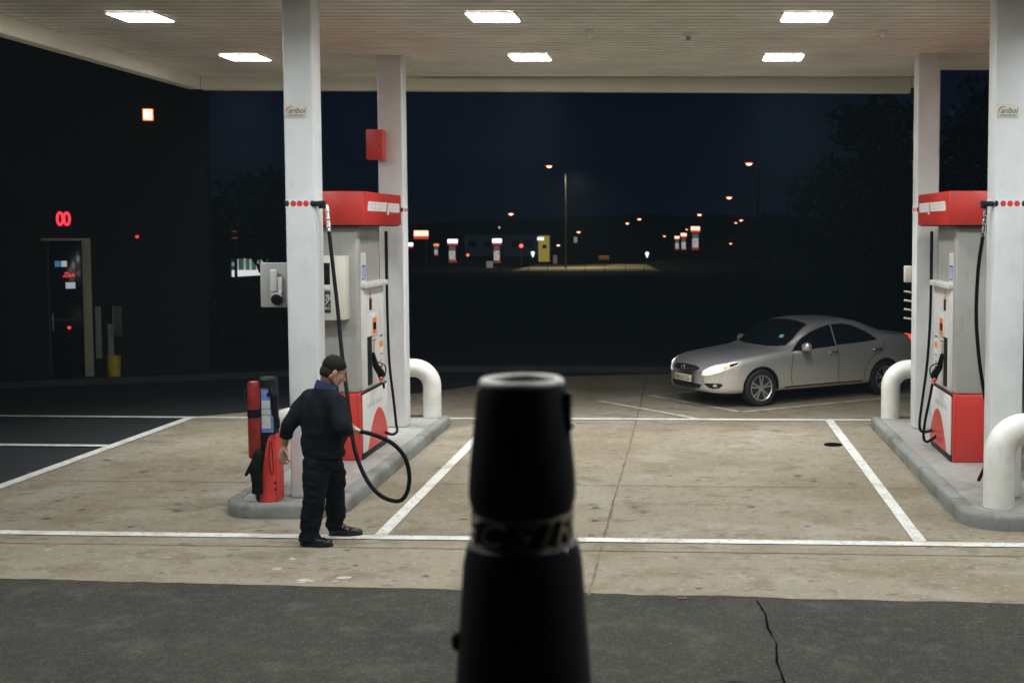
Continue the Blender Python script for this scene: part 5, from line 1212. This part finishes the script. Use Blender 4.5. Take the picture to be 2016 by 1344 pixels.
t = thing('meter_box', 'pale box at the foot of the right blue-white far pump', 'box', (x, Y, z0)); part(t, 'case', MB().box(x - 8 * k, x + 4 * k, Y - 3 * k, Y + 3 * k, z0, z0 + 13 * k, .5 * k), emat('pale_box_glow', (.20, .20, .19), .55, 2)); part(t, 'lid', MB().box(x - 8.6 * k, x + 4.6 * k, Y - 3.4 * k, Y + 3.4 * k, z0 + 13 * k, z0 + 14 * k), M['dark'])  # pale case glows as if lit
# lit stretch of far road and the fence before it
ra, rb, rc, rd_ = base_at(1004, 534.5), base_at(1300, 534.5), base_at(1275, 522), base_at(1060, 521)
rv = []; n = 16
for j in range(5):
    for i in range(n + 1):
        s_ = i / n; u_ = j / 4; lo_ = ra.lerp(rb, s_); hi_ = rd_.lerp(rc, s_); q = lo_.lerp(hi_, u_); rv.append((q.x, q.y, terrain(q.x, q.y) + .05))
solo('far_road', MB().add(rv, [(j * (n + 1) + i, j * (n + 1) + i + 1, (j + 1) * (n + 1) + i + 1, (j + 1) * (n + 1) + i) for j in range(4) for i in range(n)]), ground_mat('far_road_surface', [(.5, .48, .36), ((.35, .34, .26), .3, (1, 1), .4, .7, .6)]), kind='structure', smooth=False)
h_ = at(1081, 328, 112.)
for k_, (dx, e_) in enumerate(((2.5, 2600),)):
    sl = bpy.data.lights.new('street_glow', 'AREA'); sl.energy = e_ * .17; sl.size = 1.0; sl.spread = R(150); sl.color = (1, .80, .50)
    so_ = bpy.data.objects.new('street_glow', sl); COL.objects.link(so_); so_.location = (h_.x + dx, 112, h_.z - .45)
fa, fb = base_at(985, 537), base_at(1303, 537); Yf = min(fa.y, fb.y) - 1.0; k = Yf / F_PX
fa, fb = at(985, 537, Yf), at(1303, 537, Yf)
t = thing('railing', 'long low metal railing in front of the lit far road', 'railing', ((fa.x + fb.x) / 2, Yf, terrain(fa.x, Yf)))
zf = lambda x: terrain(x, Yf)
M['rail'] = mat('railing_metal', (.035, .035, .03), .6)
rl = MB()
for hgt in (.25, .5): rl.tube([(fa.x + (fb.x - fa.x) * i / 10, Yf, at(985, 537, Yf).z + (hgt * 26) * k) for i in range(11)], .35 * k, 6)
part(t, 'rail', rl, M['rail'])
for px in (985, 1004, 1040, 1078, 1115, 1152, 1191, 1231, 1268, 1303):
    x = at(px, 530, Yf).x; part(t, 'post', MB().box(x - .5 * k, x + .5 * k, Yf - .5 * k, Yf + .5 * k, zf(x) - .1, at(985, 522, Yf).z), M['rail'], smooth=False)
# low far building and tree masses
Y = 185.; a, b_ = at(915, 462, Y), at(1052, 505, Y); M['far_wall'] = mat('far_building_wall', (.10, .13, .17), .8, emit=(.05, .075, .11), es=.08)  # faint glow in the wall stands for dim light on it
t = thing('far_building', 'long low dim building behind the far pumps, left of the yellow kiosk', 'building', ((a.x + b_.x) / 2, Y, terrain(a.x, Y)))
part(t, 'wall', MB().box(a.x, b_.x, Y, Y + 15, terrain(a.x, Y) - 1, a.z), M['far_wall'], smooth=False); part(t, 'roof', MB().box(a.x - .5, b_.x + .5, Y - .5, Y + 15.5, a.z, a.z + .4), M['dark'], smooth=False)
for px in (930, 960, 1015, 1040): q = at(px, 480, Y); part(t, 'window', MB().box(q.x - .6, q.x + .6, Y - .06, Y + .05, q.z - .5, q.z + .5), M['screen'], smooth=False)
q = at(983, 448, 178); t = thing('roof_light', 'tiny pale blue light above the far building roof', 'roof light', tuple(q)); part(t, 'lens', MB().ball(tuple(q), .16, 10), emat('pale_blue_light', (.5, .65, .8), .8)); part(t, 'stalk', MB().tube([(q.x, q.y + .1, q.z), (q.x, q.y + .1, terrain(q.x, q.y))], .06, 6), M['dark'])
q = at(1133, 472, 175); t = thing('lit_notice', 'small pale lit notice board right of the yellow kiosk', 'notice board', tuple(q)); part(t, 'face', MB().box(q.x - .25, q.x + .25, q.y, q.y + .1, q.z - .4, q.z + .4), emat('pale_notice', (.30, .30, .22), .7)); part(t, 'post', MB().box(q.x - .06, q.x + .06, q.y + .1, q.y + .2, terrain(q.x, q.y), q.z - .4), M['dark'], smooth=False)

def tree(x, y, h, w, seed, label, dens=1500, trunk=.35):
    rr = random.Random(seed); z0 = terrain(x, y); t = thing('tree', label, 'tree', (x, y, z0), group='dark trees beyond the forecourt')
    tk = MB(); top_ = Vector((x + rr.uniform(-.3, .3), y, z0 + h * .62)); tk.tube([(x, y, z0 - .1), (x + .05, y, z0 + h * .25), top_], [trunk * .6, trunk * .42, .08], 10)
    cl = []
    for k in range(26):
        a = rr.uniform(0, 6.28); zz = rr.uniform(.25, 1); rad = w * .5 * math.sin(math.pi * min(1, .18 + zz * .75)) * rr.uniform(.35, 1.0); c = Vector((x + math.cos(a) * rad, y + math.sin(a) * rad, z0 + h * zz * .98)); cl.append((c, rr.uniform(.10, .20) * w))
        if k < 9: tk.tube([(x, y, z0 + h * rr.uniform(.2, .5)), tuple(Vector((x, y, z0 + h * .45)).lerp(c, .6)), tuple(c)], [.10, .05, .02], 6)
    part(t, 'trunk', tk, M['bark'])
    lf = MB()
    for _ in range(dens):
        c, r = rr.choice(cl); d = Vector((rr.gauss(0, 1), rr.gauss(0, 1), rr.gauss(0, .8))).normalized() * r * rr.uniform(.4, 1.05); p = c + d
        s_ = rr.uniform(.16, .34) * (w / 5) ** .5; a = Vector((rr.gauss(0, 1), rr.gauss(0, 1), rr.gauss(0, 1))).normalized(); b_ = a.orthogonal().normalized()
        lf.add([p - a * s_, p + b_ * s_ * .5, p + a * s_, p - b_ * s_ * .5], [(0, 1, 2, 3)])
    part(t, 'crown', lf, M['leaf'], smooth=False)
tree(9.3, 62, 9.0, 8.5, 11, 'broad dark tree behind the parked car, right of the highest right lamp', 2600)
tree(13.5, 52, 8.5, 9, 12, 'dark tree seen between the two right columns', 2200)
tree(8.6, 80, 6.2, 7, 15, 'lower dark tree beside the far right lamps', 1600)
tree(-21.5, 62, 5.2, 8, 13, 'dark tree between the shop corner and the left front column', 1600, .2)
tree(-9.8, 33, 3.3, 3.6, 14, 'lower dark tree directly behind the left pump island columns', 1300, .2)
q = base_at(1298, 522)
t = thing('bush', 'small lit green bush beside the right post light', 'bush', (q.x, q.y, terrain(q.x, q.y)))
rr = random.Random(4); lf = MB(); k = q.y / F_PX
for _ in range(700):
    a = rr.uniform(0, 6.28); r_ = math.sqrt(rr.random()) * 17 * k; z = rr.uniform(0, 1) ** 1.2 * 11 * k * (1 - (r_ / (19 * k)) ** 2); p = Vector((q.x + r_ * math.cos(a), q.y + .5 * r_ * math.sin(a), terrain(q.x, q.y) + z)); u = Vector((rr.gauss(0, 1), rr.gauss(0, 1), rr.gauss(0, 1))).normalized(); b_ = u.orthogonal().normalized(); s_ = 1.3 * k
    lf.add([p - u * s_, p + b_ * s_ * .6, p + u * s_, p - b_ * s_ * .6], [(0, 1, 2, 3)])
part(t, 'foliage', lf, mat('bush_leaf', (.10, .11, .03), .8, var=.4, vscale=1.0), smooth=False); part(t, 'stem', MB().tube([(q.x, q.y, terrain(q.x, q.y)), (q.x, q.y, terrain(q.x, q.y) + 5 * k)], .5 * k, 8), M['bark'])

# low dark hills close the view
mb = MB(); n = 90; v = []
for i in range(n + 1):
    x = -330 + 660 * i / n; h = 5.0 + 4.5 * noise.noise((x * .012, 1.7, 0)) + 1.6 * noise.noise((x * .06, 4.2, 0)) + .5 * noise.noise((x * .3, 8, 0)) + 9 * sstep(20, 130, x)
    v += [(x, 380, -4), (x, 392, max(1.5, h) * .8), (x, 420, max(1.5, h)), (x, 480, -4)]
mb.add(v, [(4 * i + k, 4 * i + 4 + k, 4 * i + 5 + k, 4 * i + 1 + k) for i in range(n) for k in range(3)])
solo('hills', mb, M['soil'], kind='structure')

# thin scattering air added to lift the dark tones: one even box round the whole place
hz = solo('fill_haze', MB().box(-600, 600, -80, 900, -8, 40), M['dark'], kind='stuff', smooth=False)
hm_ = bpy.data.materials.new('fill_haze'); hm_.use_nodes = True; nt = hm_.node_tree
for nd in list(nt.nodes):
    if nd.type != 'OUTPUT_MATERIAL': nt.nodes.remove(nd)
pv = nt.nodes.new('ShaderNodeVolumePrincipled'); pv.inputs['Color'].default_value = (.62, .90, 1, 1); pv.inputs['Density'].default_value = .0006
nt.links.new(pv.outputs['Volume'], nt.nodes['Material Output'].inputs['Volume']); hz.data.materials.clear(); hz.data.materials.append(hm_)
